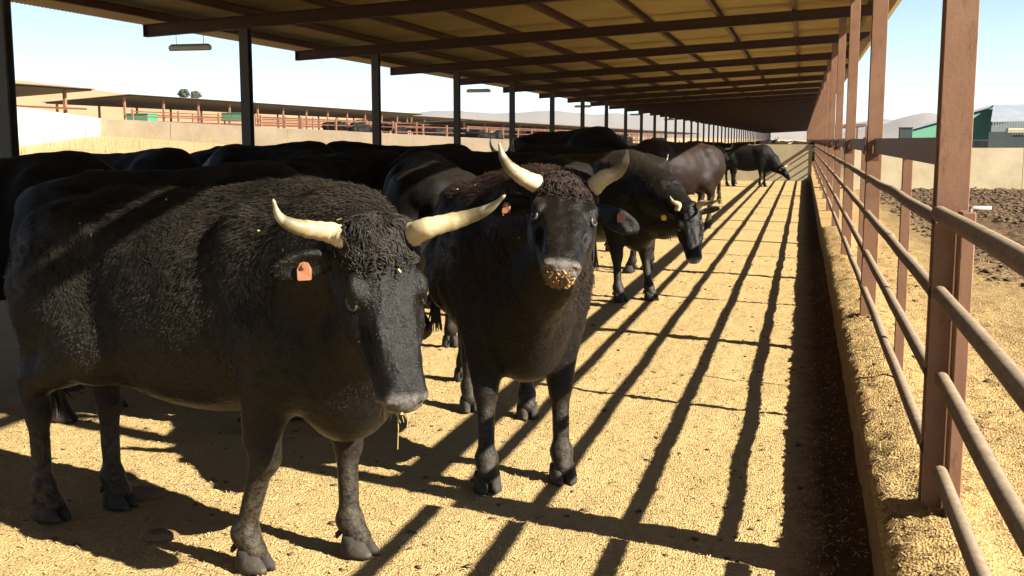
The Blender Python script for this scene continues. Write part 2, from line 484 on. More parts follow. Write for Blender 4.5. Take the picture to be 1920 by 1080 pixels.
ridge('bare_hillside', dens([(-900, 120), (-300, 135), (0, 146), (120, 160), (250, 178), (400, 189), (560, 203), (700, 218), (900, 238), (1100, 252), (1300, 262)], 2), 420, M['soil'], 0)
ridge('far_hills', dens([(-600, 205), (500, 212), (700, 216), (800, 209), (850, 207), (940, 213), (1020, 207), (1110, 214), (1230, 212), (1330, 222), (1480, 235), (1600, 230), (1650, 222), (1690, 226), (1900, 232), (2600, 225)], 4), 4200, M['mount'], -20)
ridge('mountain_peak', dens([(1560, 252), (1620, 240), (1660, 232), (1700, 218), (1745, 209), (1790, 222), (1840, 226), (1900, 215), (1990, 220), (2300, 240)], 4, seed=5), 2600, M['mount'], -10)

# ------------------------------------------------------------------ the open cattle shed
S, Y0, X_R, X_L = 4.5, 4.13, 0.500, -6.95
NB = 53
def raf_z(x): return 2.93 + (x + 8.37) * .0533      # underside of the rafters
shed = empty('cattle_shed', (0, 0, 0))
tag(shed, 'long open cattle shed with brown steel posts, sloping rafters and tan sheet roof', 'cattle shed')

def hpost(w, d, h, tf=.012, tw=.010):
    b = MB()
    b.box(-w / 2, w / 2, -d / 2, -d / 2 + tf, 0, h, .002)
    b.box(-w / 2, w / 2, d / 2 - tf, d / 2, 0, h, .002)
    b.box(-tw / 2, tw / 2, -d / 2 + tf + .001, d / 2 - tf - .001, 0, h)
    return b
pr0 = hpost(.105, .12, raf_z(X_R) - .10 - .002).build('post', M['post'], shed)
pl0 = hpost(.12, .12, raf_z(X_L) + .03 - .002).build('post', M['shadepost'], shed)
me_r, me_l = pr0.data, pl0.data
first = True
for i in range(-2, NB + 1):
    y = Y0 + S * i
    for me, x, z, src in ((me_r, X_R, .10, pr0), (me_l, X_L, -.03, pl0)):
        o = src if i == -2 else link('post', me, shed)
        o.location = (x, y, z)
# rafters (I section) and their haunch at the right post
def rafter_mesh():
    x0, x1 = -8.375, 1.12
    def slab(za, zb, hy):
        vs = []
        for x in (x0, x1):
            z = raf_z(x)
            vs += [(x, -hy, z + za), (x, hy, z + za), (x, hy, z + zb), (x, -hy, z + zb)]
        return vs, [(0, 1, 2, 3), (7, 6, 5, 4), (0, 4, 5, 1), (1, 5, 6, 2), (2, 6, 7, 3), (3, 7, 4, 0)]
    b = MB()
    b.add(*slab(0, .012, .05)); b.add(*slab(.0125, .1475, .006)); b.add(*slab(.148, .16, .05))
    b.box(x0 - .012, x0 - .001, -.05, .05, raf_z(x0) + .0, raf_z(x0) + .16)
    return b
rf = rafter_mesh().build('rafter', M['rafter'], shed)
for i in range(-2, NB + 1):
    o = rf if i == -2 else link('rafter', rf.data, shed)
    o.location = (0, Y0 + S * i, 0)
# purlins: one piece per bay and line
PX = [.90 - 1.115 * k for k in range(9)]
def purlin_mesh():
    b = MB()
    y0, y1 = .003, S - .003
    b.box(-.03, -.022, y0, y1, 0, .10)
    b.box(-.0215, .03, y0, y1, 0, .008); b.box(-.0215, .03, y0, y1, .092, .10)
    return b
pu = purlin_mesh().build('purlin', M['purlin'], shed)
pu.location = (PX[0], Y0 - 2 * S, raf_z(PX[0]) + .163)
for i in range(-2, NB):
    if i < 28:
        for k, x in enumerate(PX):
            if i == -2 and k == 0: continue
            o = link('purlin', pu.data, shed)
            o.location = (x, Y0 + S * i, raf_z(x) + .163)
pb = MB()
for i in range(28, NB):
    for x in PX:
        z = raf_z(x) + .163
        pb.box(x - .03, x + .03, Y0 + S * i, Y0 + S * (i + 1), z, z + .10)
pb.build('far_purlins', M['purlin'], shed, kind='stuff')
# corrugated sheets, one per bay
def sheet_mesh(x1, waves, per):
    xs = [-8.90, -6, -3, 0, x1]
    n = waves * per
    V = []
    for j in range(n + 1):
        y = S * j / n
        w = .014 * math.sin(2 * math.pi * j / per)
        for t in (0, .004):
            for x in xs: V.append((x, y, raf_z(x) + .163 + .10 + .018 + w + t))
    nx = len(xs); F = []
    for j in range(n):
        for t in (0, 1):
            for i in range(nx - 1):
                a = (j * 2 + t) * nx + i; b2 = a + 2 * nx
                F.append((a, a + 1, b2 + 1, b2) if t else (a, b2, b2 + 1, a + 1))
        a = j * 2 * nx; b2 = a + 2 * nx
        F.append((a, a + nx, b2 + nx, b2)); a += nx - 1; b2 += nx - 1
        F.append((a + nx, a, b2, b2 + nx))
    return mesh_obj('roof_sheet', V, F, M['sheet'], shed, True)
sh_near_cut = sheet_mesh(.86, 60, 8)  # overhang shortened out of view so sun reaches floor and front bull
sh_far = sheet_mesh(1.38, 60, 8)
sh_flat = sheet_mesh(1.38, 60, 4)
for i in range(-2, NB):
    src = sh_near_cut if i < 1 else (sh_far if i < 14 else sh_flat)
    firsti = {id(sh_near_cut): -2, id(sh_far): 1, id(sh_flat): 14}[id(src)]
    o = src if i == firsti else link('roof_sheet', src.data, shed)
    o.location = (0, Y0 + S * i, 0)

# hanging lamps along the left eave
def make_lamp():
    t = empty('strip_light')
    b = MB()
    b.tube([(-.31, 0, 0), (-.295, 0, 0), (.295, 0, 0), (.31, 0, 0)], [.02, .038, .038, .02], 14)
    auto_smooth(b.build('diffuser', M['white'], t))
    MB().box(-.27, .27, -.03, .03, .034, .05, .003).build('housing', M['galv'], t)
    for sx in (-.20, .20):
        MB().tube([(sx, 0, .05), (sx, 0, .21)], .004, 6).build('hanger', M['galv'], t)
    return t
lamp0 = make_lamp()
spots = ['nearest the camera', 'second along the eave', 'third along the eave', 'fourth along the eave', 'fifth and farthest along the eave']
for k in range(5):
    t = lamp0 if k == 0 else copy_tree(lamp0)
    t.location = (-7.87, 13.35 + 13.5 * k, 2.80)
    tag(t, 'tubular strip light hanging from the left roof edge, ' + spots[k], 'strip light', 'strip lights under the left roof edge')

# ------------------------------------------------------------------ pen fence
fence = empty('pipe_fence', (0, 0, 0))
tag(fence, 'rust brown pipe rail fence with flat top beam and dusty rails on the right kerb', 'fence')
top = MB()
top.box(-.008, 0, .064, S - .064, 0, .105, .001)
top.box(.0005, .05, .064, S - .064, .097, .105); top.box(.0005, .05, .064, S - .064, 0, .008)
tb = top.build('top_beam', M['beam'], fence)
tb.location = (X_R, Y0, 1.504)
for i in range(1, NB):
    o = link('top_beam', tb.data, fence); o.location = (X_R, Y0 + S * i, 1.504)
# a notch plate each side of the post where the beam is bolted on
npm = MB()
npm.box(-.075, -.066, -.09, .09, -.01, .115, .001); npm.box(-.066, .03, -.09, -.084, -.06, -.004)
plm = npm.build('joint_plate', M['beam'], fence)
for i in range(-1, 14):
    if i == 0: continue
    o = plm if i == -1 else link('joint_plate', plm.data, fence)
    o.location = (X_R, Y0 + S * i, 1.504)
def rail_mesh(xa, za, xb, zb, seed, r=.0295, y0=.0, y1=S, n=18, amp=.014):
    rr = random.Random(seed)
    pts = []; ph = rr.uniform(0, 6)
    for k in range(n + 1):
        t = k / n
        w = math.sin(math.pi * t)
        pts.append((xa + (xb - xa) * t + amp * w * mn.noise(Vector((t * 3, seed, 1))), y0 + (y1 - y0) * t,
                    za + (zb - za) * t + amp * 1.6 * w * mn.noise(Vector((t * 3.2, seed, 7)))))
    return MB().tube(pts, r, 12)
RZ = [1.32, 1.062, .772, .495]
NEARX = [(.44, 1.355), (.455, 1.085), (.475, .79), (.485, .462)]
# nearest bay (its rails lean in towards the pen at the near end)
GY = 4.008       # the gate post in front of the first shed post
for j, (xn, zn) in enumerate(NEARX):
    me = rail_mesh(xn - .01, zn, xn + .005, zn, 50 + j, .0265, -1.2, GY - .05, 20, .010)
    auto_smooth(me.build('rail', M['rail'], fence), 50)
variants = []
for j, z in enumerate(RZ):
    for vtn in range(3):
        o = auto_smooth(rail_mesh(.468, z,   .468, z, 60 + j * 5 + vtn, .0255, .03, S - .03, 18, .008).build('rail', M['rail'], fence), 50)
        variants.append(o)
used = set()
for i in range(0, NB):
    for j in range(4):
        src = variants[j * 3 + (i * 2 + j) % 3]
        if src.name in used: o = link('rail', src.data, fence)
        else: o = src; used.add(src.name)
        o.location = (0, Y0 + S * i, 0)
mp0 = hpost(.05, .05, 1.29, .005, .02).build('mid_post', M['post'], fence)
for i in range(0, 30):
    o = mp0 if i == 0 else link('mid_post', mp0.data, fence)
    o.location = (.545, Y0 + S * i + 2.25, .21)
gp = MB().box(-.023, .023, -.05, .05, 0, 1.16, .004)
gate = gp.build('gate_post', M['post'], fence); gate.location = (.540, GY, .20)
b = MB(); b.tube([(.545, GY - .02, 1.345), (.548, GY - .02, 1.368), (.556, GY - .02, 1.374), (.612, GY - .02, 1.374)], .0065, 8)
b.build('latch_handle', M['handle'], fence, True)
# thin stay and bracket beyond the rails
MB().tube([(.62, 7.2, .2), (.625, 7.2, .95)], .008, 6).build('thin_stake', M['beam'], fence)

# ------------------------------------------------------------------ concrete walls
def wall_between(name, p0, p1, z0, z1, th, label, panel=1.2, cap=False, z0b=None, z1b=None, mat='concrete'):
    """a precast wall: each panel a piece, with recessed joints"""
    t = empty(name, (0, 0, 0))
    tag(t, label, 'wall')
    p0, p1 = Vector((*p0, 0)), Vector((*p1, 0))
    L = (p1 - p0).length; d = (p1 - p0) / L; nrm = Vector((-d.y, d.x, 0))
    n = max(1, round(L / panel))
    z0b = z0 if z0b is None else z0b; z1b = z1 if z1b is None else z1b
    for k in range(n):
        a, c = L * k / n + .006, L * (k + 1) / n - .006
        jt = random.uniform(-.006, .006)
        vs = []
        for s in (a, c):
            f = s / L
            za, zb = z0 + (z0b - z0) * f, z1 + (z1b - z1) * f
            for off in (0, th):
                for z in (za, zb):
                    p = p0 + d * s + nrm * (off + jt); vs.append((p.x, p.y, z))
        mesh_obj('wall_panel', vs, [(0, 1, 3, 2), (4, 6, 7, 5), (0, 4, 5, 1), (2, 3, 7, 6), (1, 5, 7, 3), (0, 2, 6, 4)], M[mat], t)
    return t
wall_between('concrete_wall', (-6.8, Y_WALL), (.32, Y_WALL), -.1, 1.42, .16, 'concrete wall closing the far end of the pen, striped by fence shadows', 1.78)
wall_between('concrete_wall', (1.25, 32.3), (20, 38.2), -.1, 1.375, .18, 'low cream concrete wall across the far side of the dirt corral', 2.4)
_c = at_depth(185, 222, 65); _e = at_depth(-170, 172, 33)
wall_between('concrete_wall', (-12.8, 56.5), (_c[0], _c[1]), -.1, 1.50, .2, 'long cream concrete wall running across behind the dry field', 2.4, z0b=1.6, z1b=_c[2], mat='creamwall')
wall_between('concrete_wall', (-6, 52.0), (-12.8, 56.3), -.2, 1.42, .2, 'short concrete wall end right of the long field wall', 2.2, z1b=1.49)
wall_between('concrete_wall', (_e[0], _e[1]), (_c[0] - .02, _c[1] + .3), .8, _e[2], .2, 'bright white sunlit concrete wall at the left edge of the field', 3.0, z0b=1.5, z1b=_c[2], mat='sunlitwall')

# ------------------------------------------------------------------ far sheds
def far_shed(xr, xl, zr, zl, y0, y1, gap, label, ground=lambda x, y: land_z(x, y), th=.10):
    t = empty('feed_shed', (0, 0, 0)); tag(t, label, 'shed')
    vs = []
    for y in (y0, y1):
        for x, z in ((xl, zl), (xr, zr)):
            vs += [(x, y, z), (x, y, z + th)]
    mesh_obj('roof', vs, [(0, 1, 3, 2), (4, 6, 7, 5), (0, 4, 5, 1), (2, 3, 7, 6), (1, 5, 7, 3), (0, 2, 6, 4)], M['farroof'], t)
    vs2 = []
    for y in (y0 - .2, y1 + .2):
        for x, z in ((xl - .2, zl + th + .01), (xr + .2, zr + th + .01)):
            vs2 += [(x, y, z), (x, y, z + .05)]
    mesh_obj('roof_sheet', vs2, [(0, 1, 3, 2), (4, 6, 7, 5), (0, 4, 5, 1), (2, 3, 7, 6), (1, 5, 7, 3), (0, 2, 6, 4)], M['fartop'], t)
    ny = int((y1 - y0) / gap)
    base = {}
    for x, z in ((xr - .8, zr), (xl + 1.0, zl)):
        for k in range(ny + 1):
            y = y0 + .3 + gap * k
            g = ground(x, y) - .1
            h = z - g + .02
            key = (x,)
            if key not in base:
                o = MB().box(-.09, .09, -.09, .09, 0, h).build('post', M['post'], t)
                base[key] = o.data
            else: o = link('post', base[key], t)
            o.location = (x, y, g)
    for zz in (.9, 1.5):
        g = ground(xr, y0)
        MB().box(xr - .5, xr - .42, y0, y1, g + zz, g + zz + .12).build('rail', M['beam'], t)
    return t
far_shed(-60, -69, 5.6, 4.95, 91, 172, 6.5, 'long low feed shed with dark underside beyond the field, in the middle of the three')
far_shed(-64, -74, 5.5, 4.8, 178, 720, 9, 'most distant long feed shed, thin dark roof line behind the shed posts')
far_shed(-45, -56, 4.75, 4.1, 30, 64, 8, 'open feed shed at the far left whose roof ends above the white wall')
far_shed(-30, -38, 3.3, 3.0, 100, 240, 7, 'low small feed shed with pale roof just over the long field wall')

def crate(name, x, y, z, w, d, h, mat, label, cat):
    b = MB().box(-w / 2, w / 2, -d / 2, d / 2, 0, h, .03)
    b.box(-w / 2 - .04, w / 2 + .04, -d / 2 - .04, d / 2 + .04, h + .01, h + .1)
    o = b.build(name, mat); o.location = (x, y, z); tag(o, label, cat); return o
for (u, v, D, w, h, lab) in ((267, 222, 92, 2.0, .62, 'green feed bin under the left part of the long shed'), (442, 220, 110, 2.3, .7, 'green feed bin further right beneath the long shed roof'), (812, 238, 150, 3.0, .8, 'green tank small and far off between two shed roofs')):
    p = at_depth(u, v, D); g = land_z(p[0], p[1])
    crate('feed_bin', p[0], p[1], p[2] - h / 2, w, 1.5, h, M['green'], lab, 'feed bin')

def pen_fence(x, y0, y1, gap, label):
    t = empty('pen_fence'); tag(t, label, 'fence', 'rail fences of the far pens')
    g = land_z(x, y0)
    for zz in (.35, .75, 1.15, 1.5):
        MB().box(x - .03, x + .03, y0, y1, g + zz, g + zz + .07).build('rail', M['beam'], t)
    me = None
    for k in range(int((y1 - y0) / gap) + 1):
        if me is None: o = MB().box(-.06, .06, -.06, .06, 0, 1.7).build('post', M['post'], t); me = o.data
        else: o = link('post', me, t)
        o.location = (x, y0 + gap * k, g)
    return t
pen_fence(-24, 64, 200, 5, 'nearest rust red rail fence of the far pens')
pen_fence(-34, 66, 260, 6, 'second rust red rail fence of the far pens')
pen_fence(-46, 70, 300, 6, 'third rust red rail fence, just in front of the long shed')
pen_fence(-56, 95, 320, 6, 'farthest rust red rail fence under the long shed edge')

# right-hand green barn
def green_barn():
    t = empty('green_barn', (0, 0, 0)); tag(t, 'green clad barn with grey roof and dark open side on the right horizon', 'barn')
    D = 118
    ns = [at_depth(*p, D) for p in ((1700, 262.5), (1697, 247), (1862, 200), (1858, 262.5))]
    back = np.array([2.0, 26.0, 0]) 
    fr = [np.array(p) for p in ns]
    bk = [p + back for p in fr]
    mesh_obj('wall', fr + bk, [(0, 3, 2, 1), (4, 5, 6, 7), (0, 1, 5, 4), (3, 7, 6, 2)], M['green'], t)
    pl = [np.array([p[0], p[1], z]) for p, z in ((ns[0], .1), (ns[0], 1.55), (ns[3], 1.55), (ns[3], .1))]
    mesh_obj('plinth', [p - np.array([.1, .3, 0]) for p in pl] + [p + back * .9 for p in pl], [(0, 3, 2, 1), (4, 5, 6, 7), (0, 1, 5, 4), (3, 7, 6, 2), (1, 2, 6, 5)], M['concrete'], t)
    up = np.array([0, 0, .25]); ov = np.array([0, -.5, 0])
    a, c = fr[1] + ov - np.array([.6, 0, .15]), fr[2] + ov
    rb = [a, c, c + back, a + back]
    mesh_obj('roof', rb + [p + up for p in rb], [(0, 3, 2, 1), (4, 5, 6, 7), (0, 1, 5, 4), (1, 2, 6, 5), (2, 3, 7, 6), (3, 0, 4, 7)], M['galv'], t)
    # long side roof plane running off to the right
    e0, e1 = at_depth(1863, 199, D - .5), at_depth(2300, 188, D + 4)
    f0, f1 = at_depth(1858, 228, D - 6), at_depth(2300, 222, D - 2)
    q = [f0, f1, e1, e0]
    mesh_obj('side_roof', q + [p + up * .6 for p in q], [(0, 3, 2, 1), (4, 5, 6, 7), (0, 1, 5, 4), (1, 2, 6, 5), (2, 3, 7, 6), (3, 0, 4, 7)], M['galv'], t)
    bw = [at_depth(1860, 262, D + 3), at_depth(2300, 262, D + 9), at_depth(2300, 215, D + 9), at_depth(1860, 215, D + 3)]
    for p in bw[:2]: p[2] = .2
    mesh_obj('back_wall', bw + [p + np.array([0, .3, 0]) for p in bw], [(0, 1, 2, 3), (7, 6, 5, 4), (0, 4, 5, 1), (1, 5, 6, 2), (2, 6, 7, 3), (3, 7, 4, 0)], M['greysteel'], t)
    s0 = None
    for k in range(22):
        p = at_depth(1860 + k * 5, 232, D - 5.5); 
        if s0 is None: s0 = MB().box(-.06, .06, -.04, .04, -1.15, .15).build('slat', M['galv'], t); o = s0
        else: o = link('slat', s0.data, t)
        o.location = tuple(p)
    p = at_depth(1876, 247, D - 7); q2 = at_depth(2100, 247, D - 5)
    MB().box(p[0] - 1.1, p[0] + 1.1, p[1] - .1, p[1] + .1, .0, p[2]).build('grey_panel', M['greysteel'], t)
    MB().box(p[0] + 1.1, q2[0], p[1] + .2, p[1] + .4, .0, p[2] - .5).build('grey_panel', M['greysteel'], t)
    p = at_depth(1886, 245, D - 10)
    MB().box(p[0], p[0] + 9, p[1] - .6, p[1] + .2, p[2] - .3, p[2] + .22, .1).build('tan_awning', M['slab'], t)
green_barn()
p = at_depth(1708 - 10, 248, 100)
crate('small_hut', p[0], p[1], .1, 1.1, 1.1, p[2] + .25, M['greysteel'], 'small dark hut at the low end of the green barn', 'hut')
def flat_shed(u0, u1, v, D, label):
    t = empty('distant_shed', (0, 0, 0)); tag(t, label, 'shed')
    a, c = at_depth(u0, v, D), at_depth(u1, v - 3, D + 8)
    vs = [(a[0], a[1], a[2]), (c[0], c[1], c[2]), (c[0], c[1] + 7, c[2]), (a[0], a[1] + 7, a[2])]
    mesh_obj('roof', vs + [(x, y, z + .25) for x, y, z in vs], [(0, 3, 2, 1), (4, 5, 6, 7), (0, 1, 5, 4), (1, 2, 6, 5), (2, 3, 7, 6), (3, 0, 4, 7)], M['rafter'], t)
    for k in range(4):
        q = a + (c - a) * (k / 3.0)
        MB().box(q[0] - .08, q[0] + .08, q[1] + .3, q[1] + .46, .0, q[2]).build('post', M['post'], t)
flat_shed(1570, 1625, 240, 85, 'small flat roofed shed seen between the fence posts on the right')

# far pair of round trees on the hillside
def tree(u, v, D, h, w, label):
    p = at_depth(u, v, D); t = empty('round_tree', (p[0], p[1], p[2])); tag(t, label, 'tree')
    MB().tube([(0, 0, -h * .4), (0.1, 0, h * .15), (0, .2, h * .5)], [h * .06, h * .045, h * .02], 8).build('trunk', M['bark'], t)
    n = 2600
    c = rng.normal(size=(n, 3)); c /= np.linalg.norm(c, axis=1)[:, None]
    rad = .55 + .45 * rng.random(n) ** .5
    lump = np.array([.75 + .45 * mn.noise(Vector((a * 2.2, b2 * 2.2, d * 2.2 + u))) for a, b2, d in c])
    P = c * (rad * lump)[:, None] * np.array([w / 2, w / 2, h / 2]) + np.array([0, 0, h * .5])
    s = h * .045
    q = rng.normal(size=(n, 2, 3)) * s
    V = np.stack([P - q[:, 0], P + q[:, 1], P + q[:, 0], P - q[:, 1]], 1).reshape(-1, 3)
    mesh_obj('crown', V, np.arange(n * 4).reshape(n, 4), M['leaf'], t)
tree(345, 186, 330, 3.3, 4.0, 'grey green round tree on the hilltop, left one of the pair')
tree(367, 187, 335, 2.8, 3.6, 'grey green round tree on the hilltop, right one of the pair')

# dry stalks in the field
n = 220
V, F = [], []
for k in range(n):
    f = rng.random(); x = -13 - 26 * rng.random(); y = 28 + 26 * rng.random()
    z = land_z(x, y); h = .5 + .9 * rng.random()
    for q in range(1 + int(rng.random() * 3)):
        xx, yy = x + rng.normal() * .12, y + rng.normal() * .12; w = .018
        b0 = len(V); lx, ly = rng.normal() * .1, rng.normal() * .1
        V += [(xx - w, yy, z), (xx + w, yy, z), (xx + lx, yy + ly, z + h), (xx, yy - w, z), (xx, yy + w, z)]
        F += [(b0, b0 + 1, b0 + 2), (b0 + 3, b0 + 4, b0 + 2)]
o = mesh_obj('dry_stalks', V, F, M['straw'], kind='stuff'); tag(o, 'yellow dry stalks standing in the field behind the shed', 'dry stalks')
grid_sheet('yard_behind', [-9, 0, 70, 4000], [-300, -60, -6], lambda x, y: 0.0, M['field'])

# ------------------------------------------------------------------ cattle: one continuous body from a blended distance field
def nrmz(v): v = np.asarray(v, float); return v / np.linalg.norm(v)

class Field:
    def __init__(s, lo, hi, h):
        s.lo, s.h = np.array(lo, float), h
        s.n = np.ceil((np.array(hi) - s.lo) / h).astype(int) + 1
        s.F = np.full(s.n, .25, np.float32)
    def sub(s, blo, bhi):
        i0 = np.clip(np.floor((blo - s.lo) / s.h).astype(int), 0, s.n - 1)
        i1 = np.clip(np.ceil((bhi - s.lo) / s.h).astype(int) + 1, 1, s.n)
        if np.any(i1 <= i0): return None
        ax = [(s.lo[k] + s.h * np.arange(i0[k], i1[k])).astype(np.float32) for k in range(3)]
        X, Y, Z = np.meshgrid(*ax, indexing='ij')
        return (slice(i0[0], i1[0]), slice(i0[1], i1[1]), slice(i0[2], i1[2])), X, Y, Z
    def comb(s, sl, d, k, sub):
        A = s.F[sl]
        if sub:
            d = -d; h = np.maximum(k - np.abs(A - d), 0) / k
            s.F[sl] = np.maximum(A, d) + h * h * k * .25
        else:
            h = np.maximum(k - np.abs(A - d), 0) / k
            s.F[sl] = np.minimum(A, d) - h * h * k * .25
    def ell(s, c, r, B=None, k=.05, sub=False):
        c, r = np.asarray(c, float), np.asarray(r, float)
        m = r.max() + k + .03
        g = s.sub(c - m, c + m)
        if g is None: return
        sl, X, Y, Z = g
        X, Y, Z = X - c[0], Y - c[1], Z - c[2]
        if B is not None:
            X, Y, Z = (B[0][0] * X + B[0][1] * Y + B[0][2] * Z, B[1][0] * X + B[1][1] * Y + B[1][2] * Z, B[2][0] * X + B[2][1] * Y + B[2][2] * Z)
        k0 = np.sqrt((X / r[0]) ** 2 + (Y / r[1]) ** 2 + (Z / r[2]) ** 2) + 1e-6
        k1 = np.sqrt((X / r[0] ** 2) ** 2 + (Y / r[1] ** 2) ** 2 + (Z / r[2] ** 2) ** 2) + 1e-6
        s.comb(sl, k0 * (k0 - 1) / k1, k, sub)
    def cap(s, a, b, ra, rb, k=.04, sub=False, flat=None):
        a, b = np.asarray(a, float), np.asarray(b, float)
        m = max(ra, rb) + k + .03
        g = s.sub(np.minimum(a, b) - m, np.maximum(a, b) + m)
        if g is None: return
        sl, X, Y, Z = g
        ab = b - a
        t = np.clip(((X - a[0]) * ab[0] + (Y - a[1]) * ab[1] + (Z - a[2]) * ab[2]) / max(1e-9, ab @ ab), 0, 1)
        dx, dy, dz = X - a[0] - t * ab[0], Y - a[1] - t * ab[1], Z - a[2] - t * ab[2]
        if flat is not None: dy = dy * flat
        s.comb(sl, np.sqrt(dx * dx + dy * dy + dz * dz) - (ra + (rb - ra) * t), k, sub)
    def mesh(s):
        F = s.F; n = F.shape
        ins = F < 0
        c = np.zeros(tuple(m - 1 for m in n), np.int8)
        for i in (0, 1):
            for j in (0, 1):
                for k in (0, 1):
                    c += ins[i:n[0] - 1 + i, j:n[1] - 1 + j, k:n[2] - 1 + k]
        act = (c > 0) & (c < 8)
        idx = np.argwhere(act)
        ids = np.full(act.shape, -1, np.int32); ids[act] = np.arange(len(idx))
        P = np.zeros((len(idx), 3)); W = np.zeros(len(idx))
        cor = [(i, j, k) for i in (0, 1) for j in (0, 1) for k in (0, 1)]
        for a in cor:
            for ax in range(3):
                if a[ax]: continue
                b = list(a); b[ax] = 1
                fa = F[idx[:, 0] + a[0], idx[:, 1] + a[1], idx[:, 2] + a[2]]
                fb = F[idx[:, 0] + b[0], idx[:, 1] + b[1], idx[:, 2] + b[2]]
                m = (fa < 0) != (fb < 0)
                t = np.where(m, fa / np.where(m, fa - fb, 1), 0)
                p = np.tile(np.array(a, float), (len(idx), 1)); p[:, ax] = t
                P[m] += p[m]; W[m] += 1
        V = s.lo + s.h * (idx + P / W[:, None])
        Q = []
        for ax in range(3):
            a1, a2 = (ax + 1) % 3, (ax + 2) % 3
            sl0 = [slice(1, n[k] - 1) for k in range(3)]; sl0[ax] = slice(0, n[ax] - 1)
            sl1 = list(sl0); sl1[ax] = slice(1, n[ax])
            f0, f1 = ins[tuple(sl0)], ins[tuple(sl1)]
            e = np.argwhere(f0 != f1)
            if not len(e): continue
            flip = f0[e[:, 0], e[:, 1], e[:, 2]]
            off = np.array([1, 1, 1]); off[ax] = 0
            e = e + off
            q = []
            for d1, d2 in ((-1, -1), (0, -1), (0, 0), (-1, 0)):
                g = e.copy(); g[:, a1] += d1; g[:, a2] += d2
                q.append(ids[g[:, 0], g[:, 1], g[:, 2]])
            q = np.stack(q, 1)
            q[~flip] = q[~flip][:, ::-1]
            Q.append(q)
        Q = np.concatenate(Q); Q = Q[(Q >= 0).all(1)]
        return V, Q

def smooth_verts(V, Q, it=2, lam=.5):
    n = len(V)
    e = np.concatenate([Q[:, [0, 1]], Q[:, [1, 2]], Q[:, [2, 3]], Q[:, [3, 0]]])
    for _ in range(it):
        acc = np.zeros_like(V); cnt = np.zeros(n)
        for k in range(3):
            acc[:, k] = np.bincount(e[:, 0], V[e[:, 1], k], n) + np.bincount(e[:, 1], V[e[:, 0], k], n)
        cnt = np.bincount(e[:, 0], minlength=n) + np.bincount(e[:, 1], minlength=n)
        V = V + lam * (acc / np.maximum(cnt, 1)[:, None] - V)
    return V

def vnormals(V, Q):
    fn = np.cross(V[Q[:, 2]] - V[Q[:, 0]], V[Q[:, 3]] - V[Q[:, 1]])
    N_ = np.zeros_like(V)
    for c in range(4):
        for k in range(3): N_[:, k] += np.bincount(Q[:, c], fn[:, k], len(V))
    return N_ / (np.linalg.norm(N_, axis=1)[:, None] + 1e-12)

HOOF = None
def hoof_mesh(mat, sc):
    """cloven hoof: two toes side by side, pointing +x, base at z=0"""
    global HOOF
    if HOOF is None:
        b = MB()
        for s in (-1, 1):
            rings = []
            for z, x0, x1, w in ((0.0, -.055, .085, .036), (.018, -.056, .083, .037), (.05, -.05, .055, .034), (.08, -.042, .032, .027)):
                ring = []
                for k in range(10):
                    a = 2 * math.pi * k / 10
                    ca, sa = math.cos(a), math.sin(a)
                    x = (x0 + x1) / 2 + (x1 - x0) / 2 * ca
                    y = s * (.036 + .004 * ca * 0) + w * sa * (1 - .35 * max(0, ca) ** 2) * .98
                    y += s * (-.010) * max(0, ca)
                    ring.append((x, y, z))
                rings.append(ring)
            vs = [p for r in rings for p in r]
            fs = [tuple(range(9, -1, -1)), tuple(30 + k for k in range(10))]
            for r in range(3):
                for k in range(10):
                    j = (k + 1) % 10; fs.append((r * 10 + k, r * 10 + j, (r + 1) * 10 + j, (r + 1) * 10 + k))
            b.add(vs, fs)
            b.tube([(-.062, s * .022, .085), (-.075, s * .024, .07), (-.083, s * .024, .055)], [.012, .012, .006], 6)
        HOOF = b
    return HOOF

def catmull(P, n=8):
    P = [np.array(p, float) for p in P]; P = [2 * P[0] - P[1]] + P + [2 * P[-1] - P[-2]]
    out = []
    for i in range(1, len(P) - 2):
        for k in range(n):
            t = k / n
            out.append(.5 * ((2 * P[i]) + (-P[i - 1] + P[i + 1]) * t + (2 * P[i - 1] - 5 * P[i] + 4 * P[i + 1] - P[i + 2]) * t * t + (-P[i - 1] + 3 * P[i] - 3 * P[i + 1] + P[i + 2]) * t ** 3))
    out.append(P[-2]); return out

def horn(parent, pts, r0=.036, rt=.006, pw=.8):
    c = catmull(pts, 8); n = len(c)
    rad = [max(rt, r0 * (1 - (i / (n - 1)) ** 1.25) ** pw * (1 + (.045 * math.sin(i * 2.4) + .03 * math.sin(i * 1.1 + r0 * 900)) * (i < n * .55))) for i in range(n)]
    rad[-1] = rt * .5
    b = MB().tube(c, rad, 16)
    o = b.build('horn', M['horn'], parent, True)
    at = o.data.attributes.new('along', 'FLOAT', 'POINT')
    at.data.foreach_set('value', [i // 16 / (n - 1) for i in range(n * 16)])
    return o

def tag_part(parent, p, nrm, upv, w=.046, h=.058, mat=None, nm='ear_tag'):
    nrm, upv = nrmz(nrm), np.array(upv, float); upv = nrmz(upv - nrm * (upv @ nrm)); sd = np.cross(upv, nrm)
    ol = [(-.28, .5), (.28, .5), (.5, .15), (.5, -.42), (.42, -.5), (-.42, -.5), (-.5, -.42), (-.5, .15)]
    vs = []
    for t in (-.0025, .0025):
        for a, c in ol: vs.append(np.array(p) + sd * a * w + upv * c * h + nrm * (t + .01 * (c - .2) ** 2))
    n = 8
    fs = [tuple(range(n - 1, -1, -1)), tuple(n + k for k in range(n))] + [(k, (k + 1) % n, n + (k + 1) % n, n + k) for k in range(n)]
    o = mesh_obj(nm, vs, fs, mat or M['tag'], parent)
    b = MB().tube([np.array(p) + upv * h * .36 - nrm * .012, np.array(p) + upv * h * .36 + nrm * .012], .008, 8)
    b.build('tag_stud', mat or M['tag'], o)
    return o

